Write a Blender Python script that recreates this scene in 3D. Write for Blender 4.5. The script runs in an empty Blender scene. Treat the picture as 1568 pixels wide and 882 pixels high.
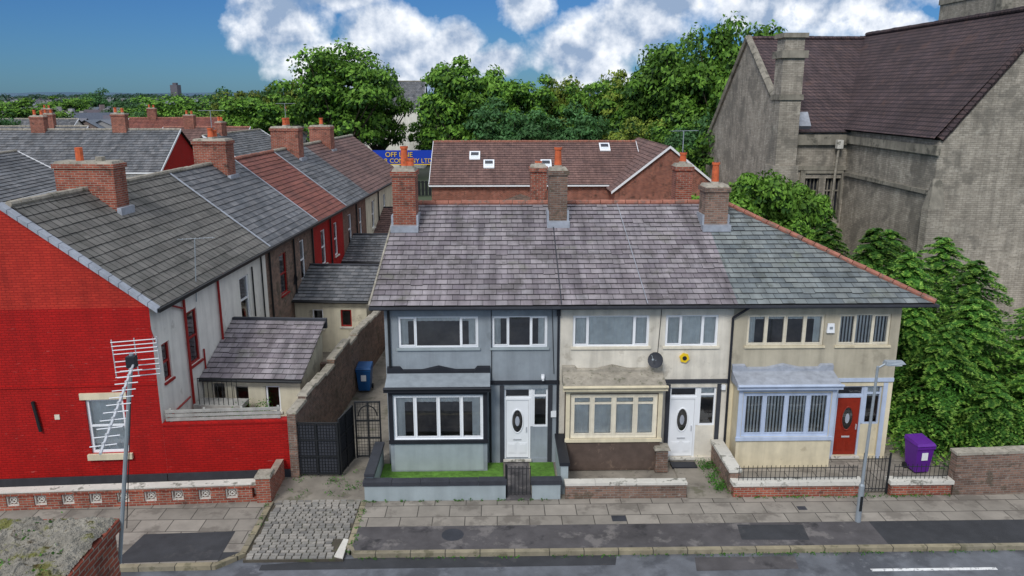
import bpy, math, random
import numpy as np
from mathutils import Vector, Matrix
random.seed(7)
R=random.random
def U(a,b): return a+(b-a)*R()
def S(r,g,b,k=1.0):
    f=lambda c:((c/255)/12.92 if c/255<=.04045 else ((c/255+.055)/1.055)**2.4)*k
    return (f(r),f(g),f(b),1)
# ---------------------------------------------------------------- materials
def node(nt,t,ins=None,**pr):
    n=nt.nodes.new(t)
    for k,v in pr.items(): setattr(n,k,v)
    for k,v in (ins or {}).items():
        if isinstance(v,bpy.types.NodeSocket): nt.links.new(v,n.inputs[k])
        else: n.inputs[k].default_value=v
    return n
def mth(nt,op,a,b=0.0,clamp=False):
    n=node(nt,'ShaderNodeMath',{0:a,1:b},operation=op); n.use_clamp=clamp; return n.outputs[0]
def mixc(nt,f,a,b,blend='MIX'):
    n=nt.nodes.new('ShaderNodeMix'); n.data_type='RGBA'; n.blend_type=blend
    for i,v in ((0,f),(6,a),(7,b)):
        if isinstance(v,bpy.types.NodeSocket): nt.links.new(v,n.inputs[i])
        else: n.inputs[i].default_value=v
    return n.outputs[2]
def mrange(nt,v,a,b,c,d):
    return node(nt,'ShaderNodeMapRange',{0:v,1:a,2:b,3:c,4:d}).outputs[0]
def noise(nt,vec,scale,detail=4,rough=.6):
    return node(nt,'ShaderNodeTexNoise',{'Vector':vec,'Scale':scale,'Detail':detail,'Roughness':rough}).outputs[0]
def vmul(nt,v,s): return node(nt,'ShaderNodeVectorMath',{0:v,1:s},operation='MULTIPLY').outputs[0]
def mat(name,c,c2=None,mortar=None,brick=None,proj='xz',var=.15,ns=3.0,rough=.85,bump=.2,bs=40,streak=0.0,
        stains=(),island=None,metal=0.0,spec=.3,offset=.5,bdist=.02,slope=0,fleck=None):
    m=bpy.data.materials.new(name); m.use_nodes=True; nt=m.node_tree
    b=nt.nodes['Principled BSDF']
    pos=node(nt,'ShaderNodeNewGeometry').outputs['Position']
    col=c; h=None
    if brick:
        sx=node(nt,'ShaderNodeSeparateXYZ',{0:pos})
        if proj=='xz':
            cu=mth(nt,'ADD',sx.outputs[0],sx.outputs[1]); v=node(nt,'ShaderNodeCombineXYZ',{0:cu,1:sx.outputs[2]}).outputs[0]
        else: v=node(nt,'ShaderNodeCombineXYZ',{0:sx.outputs[0],1:sx.outputs[1]}).outputs[0]
        bt=node(nt,'ShaderNodeTexBrick',{'Vector':v,'Color1':c,'Color2':c2 or c,'Mortar':mortar or c,'Scale':1.0,'Mortar Size':brick[2],
                'Mortar Smooth':.2,'Bias':0.0,'Brick Width':brick[0],'Row Height':brick[1]},offset=offset)
        col=bt.outputs[0]; h=mth(nt,'SUBTRACT',1.0,bt.outputs[1])
    elif c2 and not island:
        col=mixc(nt,mrange(nt,noise(nt,pos,ns*.7,4),.38,.62,0,1),c,c2)
    if island:
        rnd=node(nt,'ShaderNodeNewGeometry').outputs['Random Per Island']
        r=node(nt,'ShaderNodeValToRGB',{0:rnd}); cr=r.color_ramp
        cs=island
        cr.elements[0].color=cs[0]; cr.elements[1].color=cs[-1]
        for i in range(1,len(cs)-1):
            e=cr.elements.new(i/(len(cs)-1)); e.color=cs[i]
        col=r.outputs[0]
    k=mrange(nt,noise(nt,pos,ns,4),.3,.7,1-var,1+var)
    if bump or streak or stains:
        k2=mrange(nt,noise(nt,pos,ns*.17,3),.3,.7,1-var*.8,1+var*.8)
        k=mth(nt,'MULTIPLY',k,k2)
    if streak:
        k=mth(nt,'MULTIPLY',k,mrange(nt,noise(nt,vmul(nt,pos,(1,1,.1)),3.2,4),.42,.75,1,1-streak))
    if slope:
        k=mth(nt,'MULTIPLY',k,mrange(nt,noise(nt,vmul(nt,pos,(2.2,.28,.28)),1.1,5,.65),.36,.68,1+slope*.35,1-slope))
    kc=node(nt,'ShaderNodeCombineXYZ',{0:k,1:k,2:k}).outputs[0]
    col=mixc(nt,1.0,col,kc,'MULTIPLY')
    for (sc,amt,ssc,th) in stains:
        f=mrange(nt,noise(nt,pos,ssc,5,.65),th,th+.08,0,amt)
        col=mixc(nt,f,col,sc)
    if fleck:
        f=mrange(nt,noise(nt,vmul(nt,pos,(1,1,7)),2.2,4,.7),fleck[2],fleck[2]+.1,0,fleck[1]);col=mixc(nt,f,col,fleck[0])
    nt.links.new(col,b.inputs['Base Color'])
    b.inputs['Roughness'].default_value=rough; b.inputs['Metallic'].default_value=metal
    b.inputs['Specular IOR Level'].default_value=spec
    if bump:
        nb=noise(nt,pos,bs,2)
        hh=nb if h is None else mth(nt,'ADD',h,mth(nt,'MULTIPLY',nb,.5))
        bn=node(nt,'ShaderNodeBump',{'Strength':bump,'Distance':bdist,'Height':hh})
        nt.links.new(bn.outputs[0],b.inputs['Normal'])
    return m
def leafmat(name,cs,trans=.2,var=.3):
    m=bpy.data.materials.new(name);m.use_nodes=True;nt=m.node_tree;b=nt.nodes['Principled BSDF'];out=nt.nodes['Material Output']
    g=node(nt,'ShaderNodeNewGeometry');r=node(nt,'ShaderNodeValToRGB',{0:g.outputs['Random Per Island']});cr=r.color_ramp
    cr.elements[0].color=cs[0];cr.elements[1].color=cs[-1]
    for i in range(1,len(cs)-1): e=cr.elements.new(i/(len(cs)-1)); e.color=cs[i]
    oi=node(nt,'ShaderNodeObjectInfo').outputs['Random']
    k=mth(nt,'MULTIPLY',mrange(nt,noise(nt,g.outputs['Position'],.5,2),.35,.65,1-var,1+var),mrange(nt,oi,0,1,.8,1.18))
    col=mixc(nt,1.0,r.outputs[0],node(nt,'ShaderNodeCombineXYZ',{0:k,1:k,2:k}).outputs[0],'MULTIPLY')
    nt.links.new(col,b.inputs['Base Color']);b.inputs['Roughness'].default_value=.6;b.inputs['Specular IOR Level'].default_value=.2
    t=node(nt,'ShaderNodeBsdfTranslucent',{'Color':col})
    mx=node(nt,'ShaderNodeMixShader',{0:trans,1:b.outputs[0],2:t.outputs[0]})
    nt.links.new(mx.outputs[0],out.inputs[0]); return m
BR=(.225,.075,.010)
G={}
G['rend_grey']=mat('grey_blue_render',S(146,154,160),var=.1,ns=2,bump=.5,bs=55,streak=.22,stains=[(S(112,117,120),.4,1.4,.6)])
G['rend_grey2']=mat('grey_panel',S(158,168,170),var=.07,ns=2,bump=.2,bs=50,streak=.15)
G['rend_cream']=mat('cream_pebbledash',S(222,215,200),var=.10,ns=2,bump=.7,bs=45,streak=.28,stains=[(S(156,146,128),.45,1.6,.58)])
G['rend_beige']=mat('beige_render',S(184,175,154),var=.1,ns=1.5,bump=.3,bs=40,streak=.28,stains=[(S(130,123,108),.4,1.3,.58)])
G['cream2']=mat('cream_paint',S(220,208,178),var=.08,ns=3,bump=.15,streak=.22,stains=[(S(150,136,110),.4,2.2,.62)])
G['cream3']=mat('cream_trim',S(222,214,194),var=.08,ns=5,bump=.15,streak=.2)
G['brown']=mat('brown_paint',S(92,78,70),var=.16,ns=4,bump=.2,stains=[(S(140,120,104),.5,3,.6)])
G['dark']=mat('dark_trim_paint',S(38,40,46),var=.12,ns=5,bump=.1,rough=.5)
G['deck']=mat('roof_gap_shadow_felt',S(48,47,48),var=.12,ns=5,bump=0)  # felt under the tiles; also the shade colour painted on tile lips
G['darkgrey']=mat('charcoal_paint',S(60,62,68),var=.12,ns=5,bump=.1,rough=.6,streak=.2)
G['ltblue']=mat('light_blue_paint',S(184,196,216),var=.06,ns=5,bump=.1,rough=.55,streak=.15)
G['white']=mat('white_upvc',S(236,238,240),var=.02,ns=5,bump=0,rough=.35,spec=.5)
G['whitewall']=mat('white_painted_wall',S(234,231,222),var=.06,ns=2,bump=.35,bs=30,streak=.2,stains=[(S(150,142,128),.4,1.2,.6)])
G['creamwall']=mat('cream_painted_wall',S(214,207,184),var=.08,ns=2,bump=.35,bs=30,streak=.25,stains=[(S(120,112,98),.5,1.2,.6)])
G['red']=mat('red_painted_brick',S(180,22,17),S(166,18,14),S(144,14,12),brick=BR,var=.10,ns=1.3,bump=.6,streak=.18,rough=.6,fleck=(S(222,160,150),.45,.655))
G['red2']=mat('red_painted_brick_upper',S(192,54,38),S(176,44,32),S(156,36,28),brick=BR,var=.12,ns=1.3,bump=.6,streak=.22,rough=.65,fleck=(S(220,150,130),.35,.66))
G['brick']=mat('brown_brick',S(134,96,82),S(106,76,66),S(124,114,104),brick=BR,var=.2,ns=2.5,bump=.5,streak=.2,stains=[(S(70,58,52),.5,1.5,.58)])
G['redbrick']=mat('red_brick',S(166,90,68),S(132,64,50),S(152,140,126),brick=BR,var=.24,ns=3,bump=.6,streak=.2,stains=[(S(68,56,50),.65,2.5,.57)])
G['oldbrick']=mat('weathered_brick',S(146,114,98),S(108,86,76),S(138,130,120),brick=BR,var=.28,ns=2,bump=.7,stains=[(S(72,68,56),.7,2,.54),(S(180,174,164),.5,4,.62)])
G['churchbrick']=mat('church_brick',S(178,170,156),S(156,148,135),S(142,134,122),brick=(.3,.1,.012),var=.2,ns=1.2,bump=.5,streak=.38,stains=[(S(104,100,92),.6,.55,.51),(S(198,191,176),.45,.9,.61)],fleck=(S(106,101,92),.6,.56))
G['churchstone']=mat('church_stone',S(146,140,127),var=.2,ns=2,bump=.4,streak=.35,stains=[(S(82,80,72),.75,1.2,.54)])
G['churchroof']=mat('church_roof_tiles',S(92,75,74),S(75,63,66),S(48,40,43),brick=(.3,.2,.03),var=.22,ns=.8,bump=.6,slope=.28,stains=[(S(108,80,68),.35,.7,.6)])
def slate(name,cs,st,sl=.3):
    return mat(name,cs[0],island=cs,var=.14,ns=2.2,rough=.75,bump=.3,bs=25,stains=st,spec=.3,slope=sl)
G['slateP']=slate('purple_slate',[S(120,112,117),S(138,130,134),S(150,143,146),S(128,120,126),S(145,140,143)],[(S(92,88,86),.65,1.1,.55),(S(112,112,98),.45,.8,.6),(S(196,194,188),.75,7,.665)],.45)
G['slateG']=slate('green_grey_slate',[S(104,111,114),S(120,127,128),S(132,137,135),S(110,117,120)],[(S(84,88,82),.65,1,.55),(S(112,116,98),.4,.7,.6),(S(192,194,186),.7,7,.665)],.34)
G['slateD']=slate('dark_slate',[S(90,93,97),S(106,108,112),S(120,120,122),S(98,100,104)],[(S(68,68,68),.55,1,.56),(S(160,160,152),.6,8,.67)],.32)
G['concT']=slate('concrete_tiles',[S(100,98,94),S(110,108,103),S(118,115,110),S(104,101,96)],[(S(76,75,70),.6,.8,.55),(S(132,134,112),.5,6,.65)],.25)
G['redT']=slate('red_roof_tiles',[S(130,78,68),S(138,86,74),S(120,72,66)],[(S(88,64,60),.5,1,.56)])
G['brownT']=slate('brown_roof_tiles',[S(114,88,83),S(124,96,89),S(106,82,78)],[(S(82,68,66),.45,.6,.55)])
G['terra']=mat('terracotta_ridge',S(156,104,88),var=.25,ns=6,bump=.3,stains=[(S(112,100,92),.7,5,.53)])
G['pot']=mat('terracotta_pot',S(204,102,64),var=.2,ns=6,bump=.1,stains=[(S(120,80,60),.6,5,.57)])
G['lead']=mat('lead_flashing',S(158,163,172),var=.18,ns=5,bump=.2,rough=.5)
G['mortar']=mat('mortar_cap',S(156,149,136),var=.25,ns=5,bump=.4,stains=[(S(80,84,58),.6,6,.56)])
G['capW']=mat('white_coping',S(208,204,194),var=.12,ns=3,bump=.3,stains=[(S(90,90,78),.8,3,.56)])
G['moss']=mat('mossy_cement',S(142,137,126),var=.3,ns=6,bump=1.0,bs=30,bdist=.05,stains=[(S(104,106,34),.85,3,.53),(S(66,50,28),.85,6,.58),(S(182,178,166),.7,4,.62)])
G['asph']=mat('asphalt',S(100,103,109),var=.2,ns=3,rough=.5,bump=.4,bs=90,spec=.5,stains=[(S(66,68,74),.7,.7,.52),(S(132,134,139),.5,2.2,.6)])
G['tarm']=mat('tarmac_strip',S(84,81,82),var=.24,ns=2,bump=.4,bs=90,stains=[(S(126,121,118),.7,1.1,.55),(S(48,47,49),.8,.9,.57)])
G['tarmD']=mat('fresh_tarmac',S(60,61,64),var=.18,ns=2,bump=.4,bs=90,stains=[(S(82,81,81),.6,1.4,.58)])
G['slab']=mat('paving_slabs',S(152,145,135),S(132,126,117),S(76,72,67),brick=(.9,.62,.014),proj='xy',var=.17,ns=1.5,bump=.3,stains=[(S(100,94,87),.6,1.1,.53)])
G['kerb']=mat('kerb_stone',S(148,138,114),S(132,125,108),S(74,70,62),brick=(.9,.5,.014),proj='xy',var=.18,ns=3,bump=.3,stains=[(S(90,88,66),.6,2.5,.54)])
G['conc']=mat('concrete_yard',S(138,131,120),var=.24,ns=1.2,bump=.4,stains=[(S(84,86,62),.6,1.3,.56),(S(92,86,80),.5,3,.58)])
G['sett']=mat('stone_setts',S(120,118,112),island=[S(112,110,107),S(138,135,129),S(154,149,141),S(126,124,119)],var=.14,ns=5,bump=.3,stains=[(S(92,92,78),.45,2,.57)])
G['dirt']=mat('dirt_joint',S(84,78,68),var=.25,ns=4,bump=.4,stains=[(S(76,88,48),.6,2.5,.56)])
G['ground']=mat('ground_grass',S(70,88,56),S(96,98,90),var=.2,ns=.02,bump=.1,bs=1)
G['lawn']=mat('artificial_lawn',S(88,128,50),var=.3,ns=7,bump=.6,bs=120)
G['paint']=mat('road_paint',S(222,222,220),var=.12,ns=6,bump=.1,stains=[(S(110,110,114),.8,9,.54)])
G['black']=mat('black_iron',S(34,36,38),var=.15,ns=8,bump=.1,rough=.5)
G['steel']=mat('galvanised_steel',S(156,164,170),var=.1,ns=6,bump=0,rough=.45,metal=.3)
G['alum']=mat('aluminium',S(204,206,210),var=.05,bump=0,rough=.4,metal=.3)
G['purp']=mat('purple_plastic',S(96,40,142),var=.08,ns=4,bump=.1,rough=.5)
G['blue']=mat('blue_plastic',S(28,80,134),var=.08,ns=4,bump=.1,rough=.5)
G['doorR']=mat('red_brown_door',S(138,42,26),var=.12,ns=8,bump=.1,rough=.4)
G['bark']=mat('bark',S(84,74,62),var=.3,ns=4,bump=.6,bs=20)
G['sig']=mat('blue_sign',S(24,62,176),var=.04,bump=0,rough=.5)
G['yel']=mat('yellow_paint',S(234,196,40),var=.04,bump=0,rough=.5)
G['curtain']=mat('net_curtain',S(236,238,234),var=.12,ns=4,bump=.3,bs=12)
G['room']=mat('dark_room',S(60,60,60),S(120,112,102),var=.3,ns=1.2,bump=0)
G['wood']=mat('weathered_wood',S(160,158,152),var=.2,ns=5,bump=.3)
G['redp']=mat('red_gloss_pipe',S(150,38,34),var=.1,bump=0,rough=.45)
G['dist']=mat('distant_roofs',S(96,98,108),island=[S(66,78,92),S(96,100,112),S(92,84,90),S(124,130,138),S(78,88,102)],var=.1,bump=0)  # bluish tones put distance haze into the roof colours
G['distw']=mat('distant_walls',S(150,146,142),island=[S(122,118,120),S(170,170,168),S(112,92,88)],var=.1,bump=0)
G['hill']=mat('distant_hill',S(60,86,108),S(72,98,118),var=.1,ns=.004,bump=0)  # blue of distance haze painted into the hill
def glassmat():
    m=bpy.data.materials.new('window_glass'); m.use_nodes=True; nt=m.node_tree; nt.nodes.remove(nt.nodes['Principled BSDF'])
    out=nt.nodes['Material Output']
    pos=node(nt,'ShaderNodeNewGeometry').outputs['Position']
    bn=node(nt,'ShaderNodeBump',{'Strength':.06,'Distance':.05,'Height':noise(nt,pos,1.2,2)})
    g=node(nt,'ShaderNodeBsdfGlossy',{'Color':(.9,.93,1,1),'Roughness':.03,'Normal':bn.outputs[0]})
    t=node(nt,'ShaderNodeBsdfTransparent',{'Color':(.94,.96,.95,1)})
    lw=node(nt,'ShaderNodeFresnel',{'IOR':1.5})
    f=mth(nt,'ADD',mth(nt,'MULTIPLY',lw.outputs[0],1.2),.07,True)
    mx=node(nt,'ShaderNodeMixShader',{0:f,1:t.outputs[0],2:g.outputs[0]}); nt.links.new(mx.outputs[0],out.inputs[0]); return m
G['glass']=glassmat()
G['leafA']=leafmat('leaf_green',[S(68,106,38),S(96,138,48),S(124,164,64),S(80,120,42)])
G['leafB']=leafmat('leaf_yellowgreen',[S(106,124,44),S(132,146,60),S(92,112,42)])
G['leafD']=leafmat('leaf_shaded',[S(40,70,32),S(56,90,40),S(68,102,50),S(46,78,36)])  # painted shade for inner and underside leaves, gives the crown depth
G['leafE']=leafmat('leaf_mid',[S(50,86,48),S(68,108,60),S(88,128,78),S(56,96,52)])
G['leafC']=leafmat('leaf_conifer',[S(50,90,38),S(70,118,46),S(92,140,56),S(58,104,42)],.2)
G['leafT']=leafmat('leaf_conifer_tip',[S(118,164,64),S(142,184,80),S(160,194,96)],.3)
G['leafF']=leafmat('leaf_far',[S(44,72,58),S(56,86,64),S(48,78,62)])  # far foliage shifted towards blue, haze put into the colour
# ---------------------------------------------------------------- mesh builder
def empty(name):
    e=bpy.data.objects.new(name,None); bpy.context.scene.collection.objects.link(e); e.empty_display_size=.2; return e
class MB:
    def __init__(s,xf=None): s.v=[];s.f=[];s.m=[];s.mats=[];s.xf=xf
    def mi(s,k):
        if k not in s.mats: s.mats.append(k)
        return s.mats.index(k)
    def poly(s,pts,k):
        n=len(s.v)
        for p in pts: s.v.append(s.xf(p) if s.xf else tuple(p))
        s.f.append(tuple(range(n,n+len(pts)))); s.m.append(s.mi(k))
    def hexa(s,P,k):
        n=len(s.v)
        for p in P: s.v.append(s.xf(p) if s.xf else tuple(p))
        i=s.mi(k)
        for q in ((0,3,2,1),(4,5,6,7),(0,1,5,4),(1,2,6,5),(2,3,7,6),(3,0,4,7)):
            s.f.append(tuple(n+a for a in q)); s.m.append(i)
    def box(s,x0,x1,y0,y1,z0,z1,k,ins=0):
        a=ins
        s.hexa([(x0,y0,z0),(x1,y0,z0),(x1,y1,z0),(x0,y1,z0),(x0+a,y0+a,z1),(x1-a,y0+a,z1),(x1-a,y1-a,z1),(x0+a,y1-a,z1)],k)
    def cyl(s,p0,p1,r0,k,r1=None,n=10,caps=True):
        r1=r0 if r1 is None else r1
        p0=Vector(p0);p1=Vector(p1);d=(p1-p0).normalized()
        a=d.orthogonal().normalized(); b=d.cross(a); st=len(s.v); i=s.mi(k)
        for p,r in ((p0,r0),(p1,r1)):
            for j in range(n):
                t=2*math.pi*j/n; q=p+a*(r*math.cos(t))+b*(r*math.sin(t))
                s.v.append(s.xf(q) if s.xf else tuple(q))
        for j in range(n):
            s.f.append((st+j,st+(j+1)%n,st+n+(j+1)%n,st+n+j)); s.m.append(i)
        if caps:
            s.f.append(tuple(st+j for j in range(n-1,-1,-1))); s.m.append(i)
            s.f.append(tuple(st+n+j for j in range(n))); s.m.append(i)
    def obj(s,name,parent=None,smooth=False,bevel=0):
        me=bpy.data.meshes.new(name); me.from_pydata([tuple(p) for p in s.v],[],s.f)
        for k in s.mats: me.materials.append(G[k])
        me.polygons.foreach_set('material_index',s.m)
        if smooth: me.polygons.foreach_set('use_smooth',[True]*len(s.f))
        me.update(); o=bpy.data.objects.new(name,me); bpy.context.scene.collection.objects.link(o)
        if parent: o.parent=parent
        if bevel:
            b=o.modifiers.new('bev','BEVEL'); b.width=bevel; b.segments=1; b.limit_method='ANGLE'
        return o
def frame(O,d):
    L=math.hypot(*d); d=(d[0]/L,d[1]/L); n=(-d[1],d[0])
    return lambda p:(O[0]+d[0]*p[0]+n[0]*p[1],O[1]+d[1]*p[0]+n[1]*p[1],p[2])
def tiles(mb,o,u,v,L,ub,tw,th,k,lift=.03,jit=.01,stag=.5,gap=.012,deck=True):
    o=Vector(o);u=Vector(u).normalized();v=Vector(v).normalized();n=u.cross(v)
    if n.z<0:n=-n
    rows=math.ceil(L/th-1e-6)
    for r in range(rows):
        v0=r*th;v1=min(L,v0+th*1.02)
        a0,b0=ub(v0/L);a1,b1=ub(min(1,v1/L))
        lo=min(a0,a1);hi=max(b0,b1); off=(r%2)*tw*stag + (U(-.02,.02) if stag else 0)
        x=math.floor((lo-off)/tw)*tw+off-tw
        while x<hi:
            x0=x;x1=x+tw-gap; x+=tw
            c0=max(x0,a0);c1=min(x1,b0);d0=max(x0,a1);d1=min(x1,b1)
            if c1<=c0 and d1<=d0: continue
            if c1<c0: c0=c1=max(min(c0,b0),a0)
            if d1<d0: d0=d1=max(min(d0,b1),a1)
            j=lift+U(0,jit); jj=U(-.006,.006)
            if stag and R()<.03: jj-=U(.01,.05)
            A=o+u*c0+v*(v0+jj)+n*j;B=o+u*c1+v*(v0+jj+U(-.005,.005))+n*(j+U(-.005,.005));C=o+u*d1+v*v1+n*.003;D=o+u*d0+v*v1+n*.003
            A2=A-n*(lift);B2=B-n*(lift)
            st=len(mb.v)
            for q in (A,B,C,D,A2,B2): mb.v.append(mb.xf(q) if mb.xf else tuple(q))
            i=mb.mi(k); i2=mb.mi('deck'); mb.f+=[(st,st+1,st+2,st+3),(st+4,st+5,st+1,st)]; mb.m+=[i,i2]  # lips take the dark gap colour, painting shade under each course
    if deck:
        a0,b0=ub(0);a1,b1=ub(1)
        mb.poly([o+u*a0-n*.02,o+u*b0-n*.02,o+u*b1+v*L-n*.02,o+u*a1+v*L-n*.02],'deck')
def ridge(mb,p0,p1,k='terra',r=.10,step=.45):
    p0=Vector(p0);p1=Vector(p1);n=max(1,round((p1-p0).length/step));d=(p1-p0)/n
    for i in range(n):
        a=p0+d*i+Vector((0,0,U(-.012,.012)));b=p0+d*(i+.95)+Vector((0,0,U(-.006,.006)))
        mb.cyl(a,b,r*U(.94,1.08),k,n=8)
def chimney(name,x,y,wx,wy,z0,z1,pots,k='redbrick',par=None,xf=None,ph=.5):
    mb=MB(xf)
    mb.box(x-wx/2,x+wx/2,y-wy/2,y+wy/2,z0,z1-.22,k)
    mb.box(x-wx/2-.05,x+wx/2+.05,y-wy/2-.05,y+wy/2+.05,z1-.22,z1-.07,k)
    mb.box(x-wx/2-.01,x+wx/2+.01,y-wy/2-.01,y+wy/2+.01,z1-.07,z1+.02,'mortar',.05)
    for i,(px,col,h) in enumerate(pots):
        cx=x+px
        mb.cyl((cx,y,z1),(cx,y,z1+.1),.17,'mortar',.13,n=10)
        mb.cyl((cx,y,z1+.05),(cx,y,z1+h),.13,col,.105,n=12)
        mb.cyl((cx,y,z1+h-.08),(cx,y,z1+h),.135,col,n=12)
        mb.cyl((cx,y,z1+h),(cx,y,z1+h+.004),.09,'black',n=12)
    return mb
def wall_open(mb,x0,x1,z0,z1,Y,ops,k,depth=.13,rk=None):
    xs=sorted({x0,x1,*[a for o in ops for a in o[:2] if x0<a<x1]}); zs=sorted({z0,z1,*[a for o in ops for a in o[2:4] if z0<a<z1]})
    for i in range(len(xs)-1):
        for j in range(len(zs)-1):
            cx=(xs[i]+xs[i+1])/2;cz=(zs[j]+zs[j+1])/2
            if any(o[0]<cx<o[1] and o[2]<cz<o[3] for o in ops): continue
            mb.poly([(xs[i],Y,zs[j]),(xs[i+1],Y,zs[j]),(xs[i+1],Y,zs[j+1]),(xs[i],Y,zs[j+1])],k)
    rk=rk or k
    for a,b,c,d in ops:
        mb.poly([(a,Y,c),(a,Y+depth,c),(a,Y+depth,d),(a,Y,d)],rk);mb.poly([(b,Y,c),(b,Y,d),(b,Y+depth,d),(b,Y+depth,c)],rk)
        mb.poly([(a,Y,d),(a,Y+depth,d),(b,Y+depth,d),(b,Y,d)],rk);mb.poly([(a,Y,c),(b,Y,c),(b,Y+depth,c),(a,Y+depth,c)],rk)
def window(mb,x0,x1,z0,z1,Y,cuts=(),k='white',fw=.055,tr=None,cur=None,sill=None,inner=True,roomk='room'):
    a=Y+.05;b=Y+.11
    mb.box(x0,x0+fw,a,b,z0,z1,k);mb.box(x1-fw,x1,a,b,z0,z1,k)
    mb.box(x0+fw,x1-fw,a,b,z0,z0+fw,k);mb.box(x0+fw,x1-fw,a,b,z1-fw,z1,k)
    xs=[x0+fw]+[x0+(x1-x0)*c for c in cuts]+[x1-fw]
    for c in xs[1:-1]: mb.box(c-fw/2,c+fw/2,a+.002,b-.002,z0+fw,z1-fw,k)
    for i in range(len(xs)-1):
        l=xs[i]+(fw/2 if i else 0);r=xs[i+1]-(fw/2 if i<len(xs)-2 else 0)
        if inner and (len(xs)==2 or i in (0,len(xs)-2) or len(xs)>4):
            g=.028;ay=a-.015
            mb.box(l,l+g,ay,b-.01,z0+fw,z1-fw,k);mb.box(r-g,r,ay,b-.01,z0+fw,z1-fw,k)
            mb.box(l+g,r-g,ay,b-.01,z0+fw,z0+fw+g,k);mb.box(l+g,r-g,ay,b-.01,z1-fw-g,z1-fw,k)
        if tr: zt=z0+(z1-z0)*tr; mb.box(l+.001,r-.001,a-.004,b-.004,zt-.03,zt+.03,k)
    mb.poly([(x0+.01,Y+.085,z0+.01),(x1-.01,Y+.085,z0+.01),(x1-.01,Y+.085,z1-.01),(x0+.01,Y+.085,z1-.01)],'glass')
    w=x1-x0
    def drape(p,q,zz=z0):
        n=max(2,int((q-p)/.09))
        for i in range(n):
            s0=p+(q-p)*i/n;s1=p+(q-p)*(i+1)/n;ya=Y+.13+(.03 if i%2 else 0);yb=Y+.13+(0 if i%2 else .03)
            mb.poly([(s0,ya,zz),(s1,yb,zz),(s1,yb,z1),(s0,ya,z1)],'curtain')
    if cur=='full': drape(x0,x1)
    if cur=='sides': drape(x0,x0+w*.16);drape(x1-w*.16,x1)
    if cur=='top': drape(x0,x1,z1-(z1-z0)*.3)
    if cur=='some': drape(x0,x0+w*.12);drape(x1-w*.12,x1);drape(x0+w*.12,x1-w*.12,z1-(z1-z0)*.18)
    if cur=='blind':
        n=int(w/.1)
        for i in range(n):
            s=x0+w*i/n; mb.poly([(s,Y+.12,z0),(s+.06,Y+.14,z0),(s+.06,Y+.14,z1),(s,Y+.12,z1)],'curtain')
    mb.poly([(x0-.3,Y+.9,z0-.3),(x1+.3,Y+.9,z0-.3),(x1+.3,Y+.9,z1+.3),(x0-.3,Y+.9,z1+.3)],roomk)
    if sill: mb.box(x0-.06,x1+.06,Y-.06,Y+.05,z0-.07,z0-.001,sill)
def door(mb,x0,x1,z0,z1,Y,k,fr='white'):
    mb.box(x0,x0+.06,Y+.04,Y+.13,z0,z1,fr);mb.box(x1-.06,x1,Y+.04,Y+.13,z0,z1,fr);mb.box(x0+.06,x1-.06,Y+.04,Y+.13,z1-.06,z1,fr)
    a=x0+.065;b=x1-.065;f=Y+.07
    mb.box(a,b,f,f+.05,z0+.02,z1-.065,k)
    cx=(a+b)/2;w=b-a
    def oval(cz,rx,rz,y,kk,n=20): mb.poly([(cx+rx*math.cos(2*math.pi*i/n),y,cz+rz*math.sin(2*math.pi*i/n)) for i in range(n)],kk)
    cz=z0+(z1-z0)*.62
    oval(cz,.2,.42,f-.004,k);n=20
    for i in range(n):
        t0=2*math.pi*i/n;t1=2*math.pi*(i+1)/n
        mb.cyl((cx+.185*math.cos(t0),f-.012,cz+.4*math.sin(t0)),(cx+.185*math.cos(t1),f-.012,cz+.4*math.sin(t1)),.022,k,n=6)
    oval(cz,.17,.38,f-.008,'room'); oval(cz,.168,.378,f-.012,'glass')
    oval(cz,.07,.17,f-.015,'lead')
    for sx in (-1,1):
        px=cx+sx*w*.24; mb.box(px-.13,px+.13,f-.014,f-.001,z0+.16,z0+.52,k,.0); mb.box(px-.09,px+.09,f-.024,f-.015,z0+.2,z0+.48,k,.0)
    mb.box(cx-.13,cx+.13,f-.02,f-.002,z0+.62,z0+.67,'alum')
    mb.box(b-.08,b-.05,f-.04,f-.002,z0+.9,z0+1.08,'alum')
    mb.box(x0-.03,x1+.03,Y-.1,Y+.13,z0-.06,z0-.001,'capW')
# ---------------------------------------------------------------- ground and roads
m=MB();m.poly([(-3000,-300,-.14),(3000,-300,-.14),(3000,5000,-.14),(-3000,5000,-.14)],'ground');m.obj('ground')
m=MB();m.poly([(-200,6,-.12),(200,6,-.12),(200,18.3,-.12),(-200,18.3,-.12)],'asph')
m.poly([(-6,17.55,-.117),(3,17.6,-.117),(3.1,18.04,-.117),(-3.6,18.04,-.117),(-6,17.8,-.117)],'tarmD');m.poly([(5,17.3,-.116),(7.6,17.35,-.116),(7.7,17.9,-.116),(5.1,17.9,-.116)],'tarm')
road=m.obj('road')
m=MB();m.box(9.4,12.6,17.2,17.3,-.14,-.113,'paint');m.box(14.2,18,17.2,17.3,-.14,-.113,'paint');m.obj('road_marking')
m=MB();m.box(-3.9,200,18.2,20.75,-.3,0,'slab')
m.box(-3.85,10.3,18.2,19.35,-.2,.004,'tarm');m.box(10.302,200,18.2,19.35,-.2,.005,'tarmD')
m.poly([(6.5,18.5,.008),(8.3,18.45,.008),(8.4,19.2,.008),(6.6,19.25,.008)],'tarmD')
m.cyl((-1.2,18.9,0),(-1.2,18.9,.009),.3,'darkgrey',n=16);m.box(3.2,3.6,19.5,19.8,0,.006,'darkgrey');m.box(8.6,8.85,20.0,20.2,0,.006,'darkgrey')
m.obj('pavement')
m=MB()
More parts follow.
